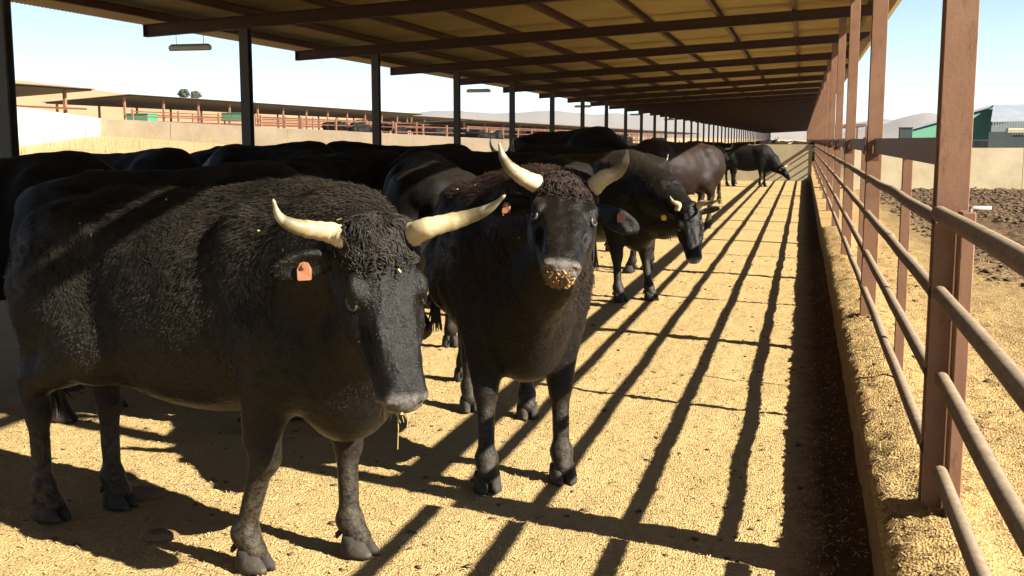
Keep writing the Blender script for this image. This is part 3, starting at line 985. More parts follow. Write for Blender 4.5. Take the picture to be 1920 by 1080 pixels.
def cow(loc, heading, head, label, group='black cattle standing in the shed', hoofs=None, scale=1.0, res=.02, mat='hide',
        horns=None, hs=1.0, fat=1.0, ears=None, fur=None, dust_top=.35, dust_leg=.6, name='cow', tail=True, tags=(1, 1), tag_sz=1.0, hornless=False, tagmat=None, hump=0, name_cat='cow', wag=0, detail=True, seed=0):
    """loc: point on the floor under the belly centre (world); heading: degrees, direction the animal points.
    head: (poll_local, f_dir_local, u_dir_local) or ('world', poll, muzzle, side) ; everything else in the animal's frame"""
    a = R(heading); ch, sh_ = math.cos(a), math.sin(a)
    def w2l(p):
        p = np.array(p, float) - np.array(loc); return np.array([ch * p[0] + sh_ * p[1], -sh_ * p[0] + ch * p[1], p[2]]) / scale
    def d2l(p): return np.array([ch * p[0] + sh_ * p[1], -sh_ * p[0] + ch * p[1], p[2]])
    if head[0] == 'world':
        P = w2l(head[1]); Mz = w2l(head[2]); f = nrmz(Mz - P); s_ = d2l(head[3]); s_ = nrmz(s_ - f * (s_ @ f)); u = np.cross(f, s_)
    else:
        P, f, u = [np.array(x, float) for x in head]; f = nrmz(f); u = nrmz(u - f * (u @ f)); s_ = np.cross(u, f)
    def H(x, y, z): return P + hs * (f * x + s_ * y + u * z)
    HB = np.stack([f, s_, u])
    lo = np.array([-1.2, -.55, .02]); hi = np.array([1.05, .55, 1.62])
    ext = [H(x, y, z) for x in (-.2, .62) for y in (-.36, .36) for z in (-.3, .1)]
    lo = np.minimum(lo, np.min(ext, 0)); hi = np.maximum(hi, np.max(ext, 0)); lo[2] = .02
    if hoofs: hl = [w2l((*q, 0)) for q in hoofs]
    else: hl = [np.array([.46 + wag, -.17, 0]), np.array([.52 - wag, .17, 0]), np.array([-.70 - wag, -.17, 0]), np.array([-.60 + wag, .17, 0])]
    for q in hl: lo[:2] = np.minimum(lo[:2], q[:2] - .15); hi[:2] = np.maximum(hi[:2], q[:2] + .15)
    G = Field(lo, hi, res)
    F_ = fat
    # trunk
    G.ell((-.02, 0, .96), (.78, .33 * F_, .39), k=.07)
    G.ell((-.06, 0, .84), (.58, .30 * F_, .31 * (F_ * .5 + .5)), k=.09)
    G.ell((.40, 0, 1.04), (.34, .27, .36), k=.10)
    G.ell((.36, 0, 1.24 + hump), (.36, .13, .16), k=.12)
    for s in (-1, 1):
        G.ell((.46, s * .195, .98), (.18, .125, .34), k=.05)
        G.ell((.33, s * .20, 1.14), (.14, .10, .20), k=.05)
        G.ell((-.66, s * .165, 1.0), (.27, .165, .30), k=.06)
        G.ell((-.54, s * .225, 1.235), (.085, .055, .06), k=.07)     # hip bones
        G.ell((-.88, s * .10, 1.17), (.06, .045, .045), k=.06)      # pin bones
    G.ell((-.55, 0, 1.19), (.42, .24, .17), k=.12)
    G.ell((.60, 0, .72), (.20, .19, .25), k=.12)                  # brisket
    G.cap((-.55, 0, 1.335), (.25, 0, 1.345), .04, .045, k=.09)
    # legs
    for qi, (q, s) in enumerate(zip(hl, (-1, 1, -1, 1))):
        if qi < 2:
            kn = np.array([.44 * .45 + q[0] * .55 - .0, s * .17 * .35 + q[1] * .65, .44]); el = np.array([.40, s * .19, .76])
            ft = q + np.array([-.035, 0, .135])
            G.cap(el + np.array([.03, 0, .14]), kn + np.array([-.01, 0, .06]), .145, .070, k=.06)
            G.ell(kn + np.array([.008, 0, -.005]), (.057, .056, .074), k=.03)
            G.cap(kn, ft, .044, .037, k=.03)
            G.ell(ft, (.049, .051, .046), k=.03)
            G.cap(ft, q + np.array([.005, 0, .07]), .041, .050, k=.03)
        else:
            hk = np.array([q[0] - .07, s * .15 * .3 + q[1] * .7, .50]); st = np.array([-.44, s * .21, .78])
            ft = q + np.array([-.035, 0, .135])
            G.cap((-.62, s * .17, .98), st, .20, .15, k=.09)
            G.cap(st, hk + np.array([.03, 0, .10]), .135, .066, k=.07)
            G.cap((-.78, s * .16, .98), hk + np.array([0, 0, .10]), .13, .052, k=.08)
            G.cap(hk + np.array([-.025, 0, .04]), hk + np.array([.01, 0, -.06]), .050, .052, k=.03)
            G.cap(hk, ft, .044, .037, k=.03)
            G.ell(ft, (.049, .051, .046), k=.03)
            G.cap(ft, q + np.array([.005, 0, .07]), .041, .050, k=.03)
    if tail:
        G.cap((-.92, 0, 1.24), (-1.0, .01, 1.0), .05, .032, k=.05)
        G.cap((-1.0, .01, 1.0), (-1.0, .02, .62), .032, .026, k=.03)
    # neck
    Nk = H(.045, 0, -.16); A = np.array([.50, 0, 1.12])
    mid = A * .5 + Nk * .5 + np.array([0, 0, .035])
    G.cap(A, mid, .30, .225, k=.10, flat=1.15 if abs(mid[1]) < .12 else None); G.cap(mid, Nk, .215, .115 * hs, k=.08)
    B0 = np.array([.66, 0, .82]); jaw = H(.17, 0, -.17); m2 = B0 * .5 + jaw * .5 + np.array([0, 0, -.02])
    G.cap(B0, m2, .17, .12, k=.10); G.cap(m2, jaw, .12, .075, k=.07)
    G.cap(B0 + np.array([.03, 0, -.18]), m2 + np.array([0, 0, -.07]), .06, .045, k=.07)     # dewlap
    # head
    k2 = .03 * hs
    def he(c, r, k=.035, B=HB, sub=False): G.ell(H(*c), np.array(r) * hs, B, k * hs, sub)
    def hc(a_, b_, ra, rb, k=.03, sub=False): G.cap(H(*a_), H(*b_), ra * hs, rb * hs, k * hs, sub)
    he((.055, 0, -.095), (.095, .112, .085), .05)
    he((.0, 0, -.045), (.045, .095, .045), .04)
    he((.12, 0, -.065), (.11, .098, .066), .04)
    hc((.16, .026, -.062), (.43, .022, -.050), .054, .034, .02); hc((.16, -.026, -.062), (.43, -.022, -.050), .054, .034, .02)
    hc((.20, 0, -.11), (.44, 0, -.085), .075, .050, .04)
    for s in (-1, 1):
        hc((.13, s * .062, -.17), (.38, s * .026, -.125), .064, .036, .05)
        he((.165, s * .094, -.034), (.046, .028, .026), .018)                 # brow
        hc((.235, s * .078, -.092), (.36, s * .044, -.080), .022, .015, .03)  # cheek line
        he((.235, s * .085, -.135), (.065, .022, .05), .05)
    for s in (-1, 1): he((.30, s * .046, -.076), (.14, .034, .040), .05)
    he((.472, 0, -.068), (.052, .064, .050), .035)
    he((.448, 0, -.122), (.050, .055, .032), .022)
    he((.500, 0, -.066), (.028, .056, .040), .02)
    for s in (-1, 1): he((.488, s * .046, -.046), (.030, .022, .022), .02)
    if res < .015:
        for s in (-1, 1):
            he((.195, s * .118, -.058), (.024, .014, .015), .012, sub=True)
            he((.524, s * .044, -.042), (.022, .017, .011), .008, sub=True)
            he((.512, s * .062, -.054), (.018, .009, .018), .006, sub=True)
            he((.335, s * .074, -.060), (.060, .009, .016), .03, sub=True)
            he((.20, s * .102, -.090), (.034, .011, .008), .012)
            he((.192, s * .104, -.044), (.034, .012, .008), .012)
        he((.512, 0, -.104), (.040, .060, .005), .006, sub=True)
    # ears
    for s in (-1, 1):
        e = (ears or {}).get(s)
        ed, en = e if e else ((-.16, s * 1.0, -.18), (.75, s * .15, .45))
        ed = nrmz(HB.T @ np.array(ed, float)); en = HB.T @ np.array(en, float); en = nrmz(en - ed * (en @ ed)); ew = np.cross(ed, en)
        c = H(.045, s * .115, -.105) + ed * .092 * hs
        EB = np.stack([ed, ew, en])
        G.ell(c, np.array([.098, .046, .021]) * hs, EB, .02)
        if res < .015: G.ell(c + en * .020 * hs + ed * .012, np.array([.074, .031, .016]) * hs, EB, .008, sub=True)
        if detail and tags[(s + 1) // 2]:
            pass
    V, Q = G.mesh()
    V = smooth_verts(V, Q, 2 if res < .015 else 3, .5)
    root = empty(name, tuple(loc), a); root.scale = (scale,) * 3
    tag(root, label, name_cat, group)
    Nn = vnormals(V, Q)
    # coat relief: tufts and folds
    hd = np.linalg.norm(V - H(.2, 0, -.08), axis=1)
    if res < .015:
        amp = np.clip((hd - .34 * hs) / .12, .12, 1) * np.clip((V[:, 2] - .45) / .3, .25, 1)
        D = np.array([mn.noise(Vector((v[0] * 16, v[1] * 16, v[2] * 22))) * .6 + mn.noise(Vector((v[0] * 38, v[1] * 38, v[2] * 44 + 9))) * .4 for v in V])
        V = V + Nn * (D * amp * .0085)[:, None]
        rl = (V - P); hf, hs_, hu = rl @ f, rl @ s_, rl @ u
        onh = np.clip(1 - (hd - .26 * hs) / .08, 0, 1)
        D3 = np.array([mn.noise(Vector((a_ * 9, b_ * 34, c_ * 26))) * .65 + mn.noise(Vector((a_ * 22, b_ * 60, c_ * 50 + 4))) * .35 for a_, b_, c_ in zip(hf, hs_, hu)])
        V = V + Nn * (D3 * onh * .0062)[:, None]
        poll = np.clip(1 - np.linalg.norm(V - H(.03, 0, -.03), axis=1) / (.13 * hs), 0, 1)
        D2 = np.array([mn.noise(Vector((v[0] * 45, v[1] * 45, v[2] * 45 + 3))) for v in V])
        V = V + Nn * ((D2 * .5 + .5) * poll ** .5 * .016)[:, None]
    else:
        D = np.array([mn.noise(Vector((v[0] * 9 + seed, v[1] * 9, v[2] * 9))) for v in V])
        V = V + Nn * (D * .007)[:, None]
    body = mesh_obj('body', V, Q, M[mat], root, True)
    dust = np.clip((V[:, 2] - 1.20) / .2, 0, 1) * dust_top + np.clip((.52 - V[:, 2]) / .25, 0, 1) * dust_leg
    dust = np.where(hd < .36 * hs, 0, dust)
    nose = np.clip((( (V - P) @ f) / hs - .478) / .02, 0, 1) * (hd < .5)
    for nm, arr in (('dust', dust), ('nose', nose)):
        at = body.data.attributes.new(nm, 'FLOAT', 'POINT'); at.data.foreach_set('value', arr.astype(np.float32))
    if not detail: return root
    # hooves
    for q in hl:
        hm = hoof_mesh(None, 1)
        o = mesh_obj('hoof', hm.v, hm.f, M['hoof'], root, True) if not bpy.data.meshes.get('hoof') else link('hoof', bpy.data.meshes['hoof'], root)
        o.location = (q[0], q[1], 0.004); o.rotation_euler = (0, 0, 0); o.scale = (1.0, .92, 1.0)
    # eyes
    for s in (-1, 1):
        me = bpy.data.meshes.get('eye')
        if me is None:
            import bmesh
            me = bpy.data.meshes.new('eye'); bm = bmesh.new(); bmesh.ops.create_icosphere(bm, subdivisions=3, radius=1.0); bm.to_mesh(me); bm.free()
            me.polygons.foreach_set("use_smooth", [True] * len(me.polygons)); me.materials.append(M['eye'])
        o = link('eye', me, root); o.location = tuple(H(.195, s * .0975, -.053)); o.scale = (.0225 * hs,) * 3
        if res < .015:
            c_ = H(.195, s * .1040, -.0495); nn_ = nrmz(s_ * s * .85 + u * .5); aa = nrmz(f - nn_ * (f @ nn_)); bb = np.cross(nn_, aa)
            MB().tube([c_ + (aa * math.cos(t_) * .0245 + bb * math.sin(t_) * .0165) * hs + nn_ * (.005 - .006 * abs(math.cos(t_))) for t_ in np.linspace(0, 2 * math.pi, 21)],   .0058 * hs, 8, False).build('eyelid', M['skin'], o, True).matrix_parent_inverse = o.matrix_basis.inverted()
    # tail switch
    if tail:
        b = MB(); rr = random.Random(seed)
        for k in range(26):
            x, y = rr.gauss(0, .014), rr.gauss(0, .014)
            b.tube([(-1.0 + x * .4, .02 + y * .4, .66), (-1.0 + x, .02 + y, .50), (-1.0 + x * 1.9, .02 + y * 1.9, .36 + rr.random() * .08)], [.007, .008, .002], 5)
        b.build('tail_switch', M['fur'], root, True)
    # horns
    if not hornless:
        for s in (-1, 1):
            base = H(.02, s * .085, -.045)
            if horns and s in horns: pts = [base] + [w2l(q) for q in horns[s]]
            else: pts = [base, H(.01, s * .17, -.03), H(.03, s * .26, .02), H(.0, s * .31, .10), H(-.05, s * .32, .16)]
            horn(root, pts, r0=.036 * hs)
    for s in (-1, 1):
        if tags[(s + 1) // 2]:
            e = (ears or {}).get(s)
            ed, en = e if e else ((-.16, s * 1.0, -.18), (.75, s * .15, .45))
            ed = nrmz(HB.T @ np.array(ed, float)); en = HB.T @ np.array(en, float); en = nrmz(en - ed * (en @ ed)); ew = np.cross(ed, en)
            c = H(.045, s * .115, -.105) + ed * .10 * hs + en * .022
            tag_part(root, c - ew * .012, en, nrmz(-f * .3 + np.array([0, 0, 1.0]) if abs(en[2]) < .9 else ed), mat=tagmat, w=.046 * tag_sz, h=.058 * tag_sz)
    if fur: make_fur(root, V, Nn, H, hs, f, fur, hd, P)
    root['_h'] = 0
    del root['_h']
    root_info[root.name] = (H, hs, f, s_, u, scale, V, Nn, P)
    return root
root_info = {}

def make_fur(root, V, Nn, H, hs, f, spec, hd, P):
    """tufts of the winter coat: short ribbons over the upper body, thick curls on the poll"""
    fl, cu, mat = spec
    re_ = (V - P) / hs; es = np.abs(re_ @ nrmz(H(0, 1, 0) - H(0, 0, 0)))
    body_ = np.clip((hd / hs - .27) / .16, 0, 1)
    zone = (.25 + .75 * np.clip((V[:, 2] - .70) / .4, 0, 1)) * (.12 + body_) * (V[:, 2] > .3) * ((re_ @ f) < .44)
    pr = zone / zone.sum()
    ids = rng.choice(len(V), fl, p=pr)
    u_ = None
    p = V[ids] + rng.normal(size=(fl, 3)) * .004
    nn = Nn[ids]
    cl = np.array([[mn.noise(Vector((v[0] * 5, v[1] * 5, v[2] * 5))), mn.noise(Vector((v[0] * 5 + 9, v[1] * 5, v[2] * 5)))] for v in p])
    flow = np.stack([-.5 + cl[:, 0] * 1.6, cl[:, 1] * .8, -.75 + cl[:, 0] * .9], 1) + rng.normal(size=(fl, 3)) * .15
    flow -= nn * (flow * nn).sum(1)[:, None]; flow /= np.linalg.norm(flow, axis=1)[:, None] + 1e-9
    L = ((.007 + (.014 + .026 * rng.random(fl)) * np.clip((p[:, 2] - .62) / .55, 0, 1) * body_[ids] * np.where((es[ids] > .12) & (hd[ids] < .42 * hs), .35, 1)) * (.75 + .9 * np.abs(cl[:, 1])))[:, None]
    side = np.cross(nn, flow) * (.0010 + .0011 * rng.random(fl))[:, None]
    m = p + flow * L * .5 + nn * L * .14; t = p + flow * L * 1.0 + nn * L * .05
    VV = np.stack([p - side, p + side, m + side * .8, m - side * .8, t], 1).reshape(-1, 3)
    base = np.arange(fl)[:, None] * 5
    q = base + np.array([0, 1, 2, 3]); tr = base + np.array([3, 2, 4])
    vs = VV.tolist(); fs = q.tolist() + tr.tolist()
    me = bpy.data.meshes.new('coat_hair'); me.from_pydata(vs, [], fs); me.materials.append(M[mat]); me.update()
    link('coat_hair', me, root, 'stuff')
    b = MB(); rr = random.Random(3)
    u = np.cross(f, nrmz(H(0, 1, 0) - H(0, 0, 0))); sx = np.cross(u, f)
    rel = (V - P) / hs
    cf, cs, cu_ = rel @ f, rel @ sx, rel @ u
    w = np.clip(1 - ((cf - .02) / .13) ** 2 - (cs / .125) ** 2, 0, 1) * (cu_ > -.10) * (np.abs(cs) < .115)
    w = w ** .6 * (1 - .85 * np.clip((cf - .03) / .09, 0, 1)); w /= w.sum()
    pick = rng.choice(len(V), cu, p=w)
    for i in pick:
        p0, n0 = V[i], Nn[i]
        cn = mn.noise(Vector((p0[0] * 22, p0[1] * 22, p0[2] * 22))); d = f * (.8 + cn) + sx * ((V[i] - P) @ sx / hs * 5 + 2.6 * mn.noise(Vector((p0[0] * 20 + 7, p0[1] * 20, p0[2] * 20))) + rr.gauss(0, .22)); d = nrmz(d - n0 * (d @ n0)); sv = np.cross(d, n0)
        ph = cn * 9 + rr.gauss(0, .4); amp = rr.uniform(.008, .014); L = rr.uniform(.03, .055) * hs * (1 - .55 * max(0, min(1, (cf[i] - .0) / .10))); lift = rr.uniform(.004, .012)
        th = rr.uniform(.28, .5)
        pts = [p0 + d * t_ * L + sv * math.sin(ph + t_ * 5.5) * amp * (t_ + .2) + n0 * (lift * math.sin(t_ * 3.0) + .002 - .003 * t_) for t_ in [j / 6 for j in range(7)]]
        b.tube(pts, [x * th for x in (.004, .0055, .0055, .005, .004, .003, .0008)], 5)
    b.build('poll_curls', M[mat], root, True, 'stuff')

# ---- the two animals nearest the camera
def PX_(u, v, y): return tuple(at_y(u, v, y))
rtv = _rt
def rot_side(deg):      # camera-right turned away from the camera by deg
    fwd = np.array([-math.sin(_th), math.cos(_th), 0])
    return rtv * math.cos(R(deg)) + fwd * math.sin(R(deg))

bull1 = cow((-2.22, 3.92, 0), -13,
    ('world', PX_(714, 428, 3.38), PX_(768, 745, 3.22), rot_side(22)),
    'big curly coated black bull with spread cream horns and lowered head, nearest the camera', 'black cattle standing in the shed',
    hoofs=[(-1.95, 3.62), (-1.63, 3.86), (-3.04, 3.90), (-2.86, 4.12)], scale=1.01, res=.0082, hs=1.12, fat=.99,
    horns={-1: [PX_(622, 437, 3.36), PX_(560, 426, 3.30), PX_(525, 408, 3.24), PX_(512, 374, 3.20)],
            1: [PX_(800, 428, 3.42), PX_(868, 410, 3.46), PX_(915, 392, 3.45), PX_(947, 366, 3.42)]},
    ears={-1: ((.10, -1.0, -.25), (.5, .1, .8)), 1: ((-.55, .6, -.5), (.5, .4, .4))},
    fur=(110000, 2600, 'fur'), dust_top=.55, dust_leg=1.0, name='bull', name_cat='bull', tags=(1, 0), seed=1)

bull2 = cow((-1.46, 5.50, 0), -67,
    ('world', PX_(1064, 330, 4.46), PX_(1055, 470, 4.03), rot_side(8)),
    'black bull facing the camera with raised head, upswept horns and orange feed on its muzzle', 'black cattle standing in the shed',
    hoofs=[(-1.36, 4.76), (-1.05, 4.97), (-1.87, 6.18), (-1.50, 6.10)], scale=1.02, res=.0082, hs=1.08, fat=1.08,
    horns={-1: [PX_(985, 335, 4.40), PX_(957, 315, 4.37), PX_(942, 292, 4.34), PX_(936, 268, 4.32)],
            1: [PX_(1130, 335, 4.45), PX_(1158, 322, 4.45), PX_(1173, 303, 4.43), PX_(1176, 280, 4.40)]},
    ears={-1: ((-.1, -1.0, -.35), (.6, -.1, .6)), 1: ((.12, 1.0, -.35), (.6, .1, .6))},
    fur=(70000, 2600, 'fur_brown'), dust_top=.35, dust_leg=.75, name='bull', name_cat='bull', seed=2, tag_sz=.75)

def muzzle_crumbs(root, n, mat, seed, spread=1.0, strands=0):
    H, hs, f, s_, u, sc, V, Nn, P = root_info[root.name]
    rr = random.Random(seed); b = MB()
    rel = (V - P) / hs; cf, cs, cu_ = rel @ f, rel @ s_, rel @ u
    w = (cf > .475) * np.clip(1 - (cs / (.052 * spread)) ** 2, 0, 1) * (cu_ < -.035)
    w = w * (np.linalg.norm(rel, axis=1) < .57)
    w = w + .8 * (np.linalg.norm(rel, axis=1) < .57) * (cf > .45) * (cu_ < -.095) * np.clip(1 - (cs / .06) ** 2, 0, 1); w = w / w.sum()
    for i in rng.choice(len(V), n, p=w):
        c = V[i] + Nn[i] * .001; r = rr.uniform(.002, .0048)
        q = [c + np.array([rr.gauss(0, r) for _ in range(3)]) for _ in range(4)]
        b.add(q, [(0, 1, 2), (0, 2, 3), (0, 3, 1), (1, 3, 2)])
    b.build('feed_crumbs', mat, root, kind='stuff')
    if strands:
        b = MB()
        for k in range(strands):
            c = H(.49 + rr.uniform(-.02, .02), rr.uniform(-.05, .05), -.13)
            d = np.array([rr.gauss(0, .015), rr.gauss(0, .015), -rr.uniform(.02, .07)])
            b.tube([c, c + d * .6 + np.array([rr.gauss(0, .003)] * 3), c + d], .0011, 4)
        c = H(.50, .0, -.14); b.tube([c, c + np.array([.004, 0, -.07]), c + np.array([.0, 0, -.14])], .0016, 5)
        b.build('hanging_straw', M['straw'], root, kind='stuff')
muzzle_crumbs(bull2, 520, M['crumb'], 4)
muzzle_crumbs(bull1, 60, M['straw'], 5, .8, 16)

def back_bits(root, n, seed):
    H, hs, f, s_, u, sc, V, Nn, P = root_info[root.name]
    rr = random.Random(seed); b = MB()
    w = np.clip((V[:, 2] - 1.12) / .25, 0, 1) ** 1.5; w /= w.sum()
    for i in rng.choice(len(V), n, p=w):
        c = V[i] + Nn[i] * .012; d = np.array([rr.gauss(0, 1) for _ in range(3)]); d = nrmz(d - Nn[i] * (d @ Nn[i])); s2 = np.cross(d, Nn[i])
        L = rr.uniform(.003, .013); W = rr.uniform(.0012, .003)
        b.add([c - d * L - s2 * W, c - d * L + s2 * W, c + d * L + s2 * W + Nn[i] * .004, c + d * L - s2 * W + Nn[i] * .004], [(0, 1, 2, 3)])
    b.build('caught_straw', M['straw'], root, kind='stuff')
back_bits(bull1, 40, 8); back_bits(bull2, 25, 9)
def cow_simple(loc, heading, pose, label, **kw):
    heads = {'level': ((1.02, 0, 1.36), (.80, 0, -.60), (.6, 0, .8)), 'high': ((1.0, 0, 1.50), (.85, 0, -.5), (.5, 0, .85)),
             'down': ((1.20, 0, .72), (.55, 0, -.83), (.83, 0, .55)), 'low': ((1.14, 0, 1.0), (.55, 0, -.83), (.83, 0, .55)),
             'left': ((.92, .28, 1.32), (.5, .6, -.6), (.4, .4, .8)), 'right': ((.92, -.28, 1.32), (.5, -.6, -.6), (.4, -.4, .8))}
    return cow(loc, heading, heads[pose], label, **kw)

# the third: head down towards the straw, yellow tag
c3 = cow((-2.08, 11.45, 0), -38, ('world', PX_(1290, 384, 10.35), PX_(1304, 494, 10.15), nrmz(rot_side(-5) + np.array([0, 0, .05]))),
    'black cow with drooping head sniffing the straw, standing behind the second bull', hoofs=[(-1.72, 10.85), (-1.44, 11.05), (-2.62, 11.6), (-2.40, 11.95)],
    scale=1.04, res=.014, hs=1.0, seed=3, tags=(1, 0), tagmat=M['yellow_tag'], fat=1.1,
    horns={-1: [PX_(1272, 384, 10.35), PX_(1262, 378, 10.3), PX_(1256, 368, 10.25)], 1: [PX_(1316, 381, 10.35), PX_(1334, 380, 10.3), PX_(1350, 374, 10.2)]})
c4 = cow_simple((-2.25, 20.0, 0), 228, 'low', 'dark brown cow seen from its flank, with thick pale horned neighbour behind it', mat='hide_brown', scale=1.12, res=.016, fat=1.08, seed=4, dust_top=.25)
c5 = cow_simple((-1.80, 39.2, 0), -14, 'down', 'black cow lowering its head near the striped end wall', scale=1.0, res=.026, seed=5, mat='hide_dull')
c6 = cow_simple((-2.75, 33.5, 0), 70, 'level', 'black horned cow with pale horns looking over the brown cow', scale=1.0, res=.026, seed=6, mat='hide_dull')

proto = {}
def more(loc, heading, pose, label, scale=1.0, mat='hide_dull'):
    key = (pose, mat)
    if key not in proto:
        proto[key] = c = cow_simple(loc, heading, pose, label, scale=scale, mat=mat, res=.019, seed=len(proto) + 11, tagmat=M['tag'])
        return c
    c = copy_tree(proto[key]); c.location = loc; c.rotation_euler = (0, 0, R(heading)); c.scale = (scale,) * 3
    c['label'] = label
    return c
more((-3.35, 5.55, 0), 2, 'low', 'black cow standing broadside right behind the nearest bull', 1.03)
more((-5.05, 6.15, 0), 10, 'low', 'black cow filling the left edge behind the nearest bull', 1.06)
more((-6.1, 9.2, 0), -12, 'low', 'black cow with back just below the leftmost shed post', 1.06)
more((-5.0, 9.9, 0), 160, 'low', 'black cow facing away with orange ear tag, left of the second shed post', 1.08)
more((-4.15, 9.7, 0), 60, 'low', 'black cow whose rump shows right of the second shed post', 1.04)
more((-2.60, 7.6, 0), 112, 'low', 'black cow turned away showing its rounded rump between the two bulls', 1.05)
more((-2.9, 9.9, 0), 190, 'low', 'black cow with flat back left of the second bull\'s horn', 1.07)
more((-2.6, 13.6, 0), 170, 'level', 'black cow in deep shade just behind the second bull\'s right horn', 1.07)
more((-3.3, 16.0, 0), -35, 'low', 'tall black cow whose shoulders rise above all the others', 1.24)
more((-3.9, 20.5, 0), 30, 'right', 'black cow in the shade half hidden behind the tall one', 1.05)
more((-4.6, 25.0, 0), 200, 'level', 'distant black cow in the shade left of the brown cow', 1.05)
more((-3.6, 27.5, 0), -20, 'low', 'distant black cow just over the back of the brown cow', 1.05)
more((-5.9, 11.6, 0), 5, 'low', 'black cow in the gap between the left shed posts, back against the pale field', 1.1)
more((-4.9, 12.6, 0), 185, 'low', 'black cow filling the row right of the second shed post', 1.1)
more((-4.1, 11.2, 0), 8, 'low', 'black cow behind the rounded rump, under the third shed post', 1.08)
more((-2.9, 41.5, 0), 20, 'level', 'far black cow close to the end wall, left of the grazing one', 1.04)
for k, (x, y, hdg) in enumerate(((-1.0, 49, 80), (.0, 52, 200), (-2.3, 51, 10), (-4.0, 48.5, 170))):
    c = more((x, y, 0), hdg, ('level', 'right', 'high', 'level')[k], ('black cow beyond the end wall, second from the kerb end', 'black cow beyond the end wall, closest to the kerb end', 'black cow with raised head beyond the middle of the end wall', 'black cow beyond the end wall, farthest left of that pen')[k], 1.08)
    c['group'] = 'black cattle in the pen beyond the end wall'

# cattle in the far pens: small in the picture
far0 = None
for k in range(95):
    u = 620 + 700 * rng.random() ** .8; Y = 68 + 80 * rng.random()
    p = at_depth(u, 258, Y)
    x, y = p[0], p[1]
    if x > -16: continue
    g = land_z(x, y)
    if far0 is None:
        far0 = cow_simple((x, y, g), 20, 'low', 'small dark cow among the herd in the far pens', res=.045, mat='hide_dull', detail=False, group='cattle in the far pens')
        c = far0
    else:
        c = copy_tree(far0)
    c.location = (x, y, g); c.rotation_euler = (0, 0, rng.random() * 6.28); c.scale = (1.0,) * 3

# ------------------------------------------------------------------ straw, feed and clods
def litter(name, n, xr, yr, zf, L, W, mat, label, pw=1.0, flat=.35):
    x = xr[0] + (xr[1] - xr[0]) * rng.random(n); y = yr[0] + (yr[1] - yr[0]) * rng.random(n) ** pw
    z = np.array([zf(a, b2) for a, b2 in zip(x, y)])
    P = np.stack([x, y, z + .004], 1)
    a = rng.random(n) * 6.283; l = (L * (.4 + .9 * rng.random(n)))[:, None]
    d = np.stack([np.cos(a), np.sin(a), rng.normal(size=n) * flat], 1); s = np.stack([-np.sin(a), np.cos(a), rng.normal(size=n) * .3], 1) * W
    c = np.array([0, 0, 1.]) * (W * .7)
    V = np.stack([P - d * l / 2 - s, P - d * l / 2 + s, P + d * l / 2 + s, P + d * l / 2 - s], 1)
    V[:, :, 2] = np.maximum(V[:, :, 2], z[:, None] + .001)
    V = V.reshape(-1, 3)
    o = mesh_obj(name, V, np.arange(n * 4).reshape(n, 4), mat, kind='stuff'); tag(o, label, 'straw'); return o
litter('straw_litter', 42000, (-4.6, .28), (2.4, 13), floor_z, .020, .0022, M['straw'], 'chopped straw and feed strewn over the sunlit pen floor', 1.5)
litter('kerb_straw', 15000, (.33, 1.3), (2.2, 12), lambda x, y: curb_z(x, y), .026, .0017, M['straw'], 'loose straw stalks on the kerb round the fence posts', 1.4)
litter('corral_straw', 7000, (1.3, 4), (3, 14), dirt_z, .05, .003, M['straw'], 'loose straw scattered on the corral ground behind the fence', 1.2)

def clods(name, n, xr, yr, zf, r0, r1, label, mat, pw=1.0, keep=None):
    ico = []
    import bmesh
    bm = bmesh.new(); bmesh.ops.create_icosphere(bm, subdivisions=1, radius=1); 
    bv = np.array([v.co[:] for v in bm.verts]); bf = np.array([[v.index for v in f_.verts] for f_ in bm.faces]); bm.free()
    x = xr[0] + (xr[1] - xr[0]) * rng.random(n); y = yr[0] + (yr[1] - yr[0]) * rng.random(n) ** pw
    if keep is not None:
        m = np.array([keep(a, b2) for a, b2 in zip(x, y)]); x, y = x[m], y[m]; n = len(x)
    z = np.array([zf(a, b2) for a, b2 in zip(x, y)])
    r = r0 + (r1 - r0) * rng.random(n) ** 3
    jit = 1 + .36 * rng.normal(size=(n, len(bv)))
    sc = np.stack([r * (.8 + .5 * rng.random(n)), r * (.8 + .5 * rng.random(n)), r * (.28 + .3 * rng.random(n))], 1)
    V = bv[None] * jit[:, :, None] * sc[:, None] + np.stack([x, y, z + r * .05], 1)[:, None]
    F = bf[None] + (np.arange(n) * len(bv))[:, None, None]
    o = mesh_obj(name, V.reshape(-1, 3), F.reshape(-1, 3), mat, None, False, 'stuff'); tag(o, label, 'clods'); return o
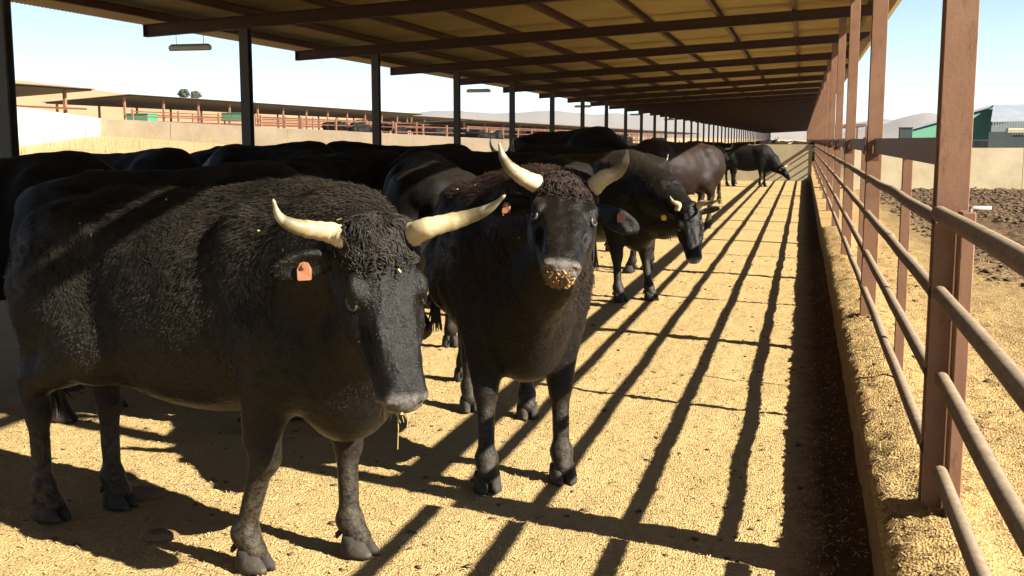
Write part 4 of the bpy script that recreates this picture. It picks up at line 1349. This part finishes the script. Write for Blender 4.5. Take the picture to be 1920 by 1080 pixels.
for k, (u_, v_, sz) in enumerate(((228, 893, .075), (268, 925, .095), (300, 1010, .06))):
    d_ = ray(u_, v_); q_ = EYE + d_ * (-EYE[2] / d_[2])
    ring = []; rr_ = random.Random(k + 3); n_ = 18
    vs = [(0, 0, .022)]
    for lv, (ra, hz) in enumerate(((.45, .024), (.8, .018), (1.0, .002))):
        for j in range(n_):
            a_ = 6.283 * j / n_; r_ = sz * ra * (1 + .18 * mn.noise(Vector((math.cos(a_) * 1.5, math.sin(a_) * 1.5, k * 5 + lv * .3))))
            vs.append((r_ * math.cos(a_) * 1.3, r_ * math.sin(a_), hz + .004 * mn.noise(Vector((j, lv, k)))))
    fs = [(0, 1 + j, 1 + (j + 1) % n_) for j in range(n_)]
    for lv in range(2):
        for j in range(n_): a_, b_ = 1 + lv * n_ + j, 1 + lv * n_ + (j + 1) % n_; fs.append((a_, a_ + n_, b_ + n_, b_))
    o_ = mesh_obj('dung_pat', vs, fs, M['dung'], None, True); o_.location = (q_[0], q_[1], floor_z(q_[0], q_[1]) + .002)
    tag(o_, ('small dried dung pat nearest the hind hoof of the front bull', 'larger dried dung pat between the hooves of the front bull', 'trodden dung pat closest to the picture bottom under the front bull')[k], 'dung pat', 'dung pats under the front bull')
clods('dung_clods', 2800, (-4.4, .25), (2.5, 16), floor_z, .003, .018, 'small dark crumbs of dung lying on the straw covered floor', M['clod'], 1.3)
clods('kerb_clods', 420, (.34, 1.3), (2.3, 16), curb_z, .005, .026, 'dark dung crumbs on the kerb beside the fence', M['clod'], 1.2)
clods('corral_clods', 24000, (1.7, 10.5), (5.5, 33), dirt_z, .012, .065, 'brown clods of churned soil over the corral', M['clod'], .9, lambda x, y: mn.noise(Vector((x * .5, y * .35, 2))) + (x - 2.2) * .25 + (y - 9) * .02 > -.05)

# ------------------------------------------------------------------ air
def haze_box(dens):
    x0, x1, y0, y1, z0, z1 = -2600, 4300, -320, 5200, -25, 330
    o = MB().box(x0, x1, y0, y1, z0, z1).build('haze', None)
    m = bpy.data.materials.new('haze_air'); m.use_nodes = True; nt = m.node_tree; nt.nodes.clear()
    v = nt.nodes.new("ShaderNodeVolumePrincipled"); v.inputs["Color"].default_value = (.80, .92, 1, 1); v.inputs["Density"].default_value = dens
    v.inputs["Anisotropy"].default_value = .2
    out = nt.nodes.new("ShaderNodeOutputMaterial"); nt.links.new(v.outputs[0], out.inputs["Volume"])
    o.data.materials.clear(); o.data.materials.append(m); o["kind"] = "stuff"
    return o
haze_box(.7e-4)
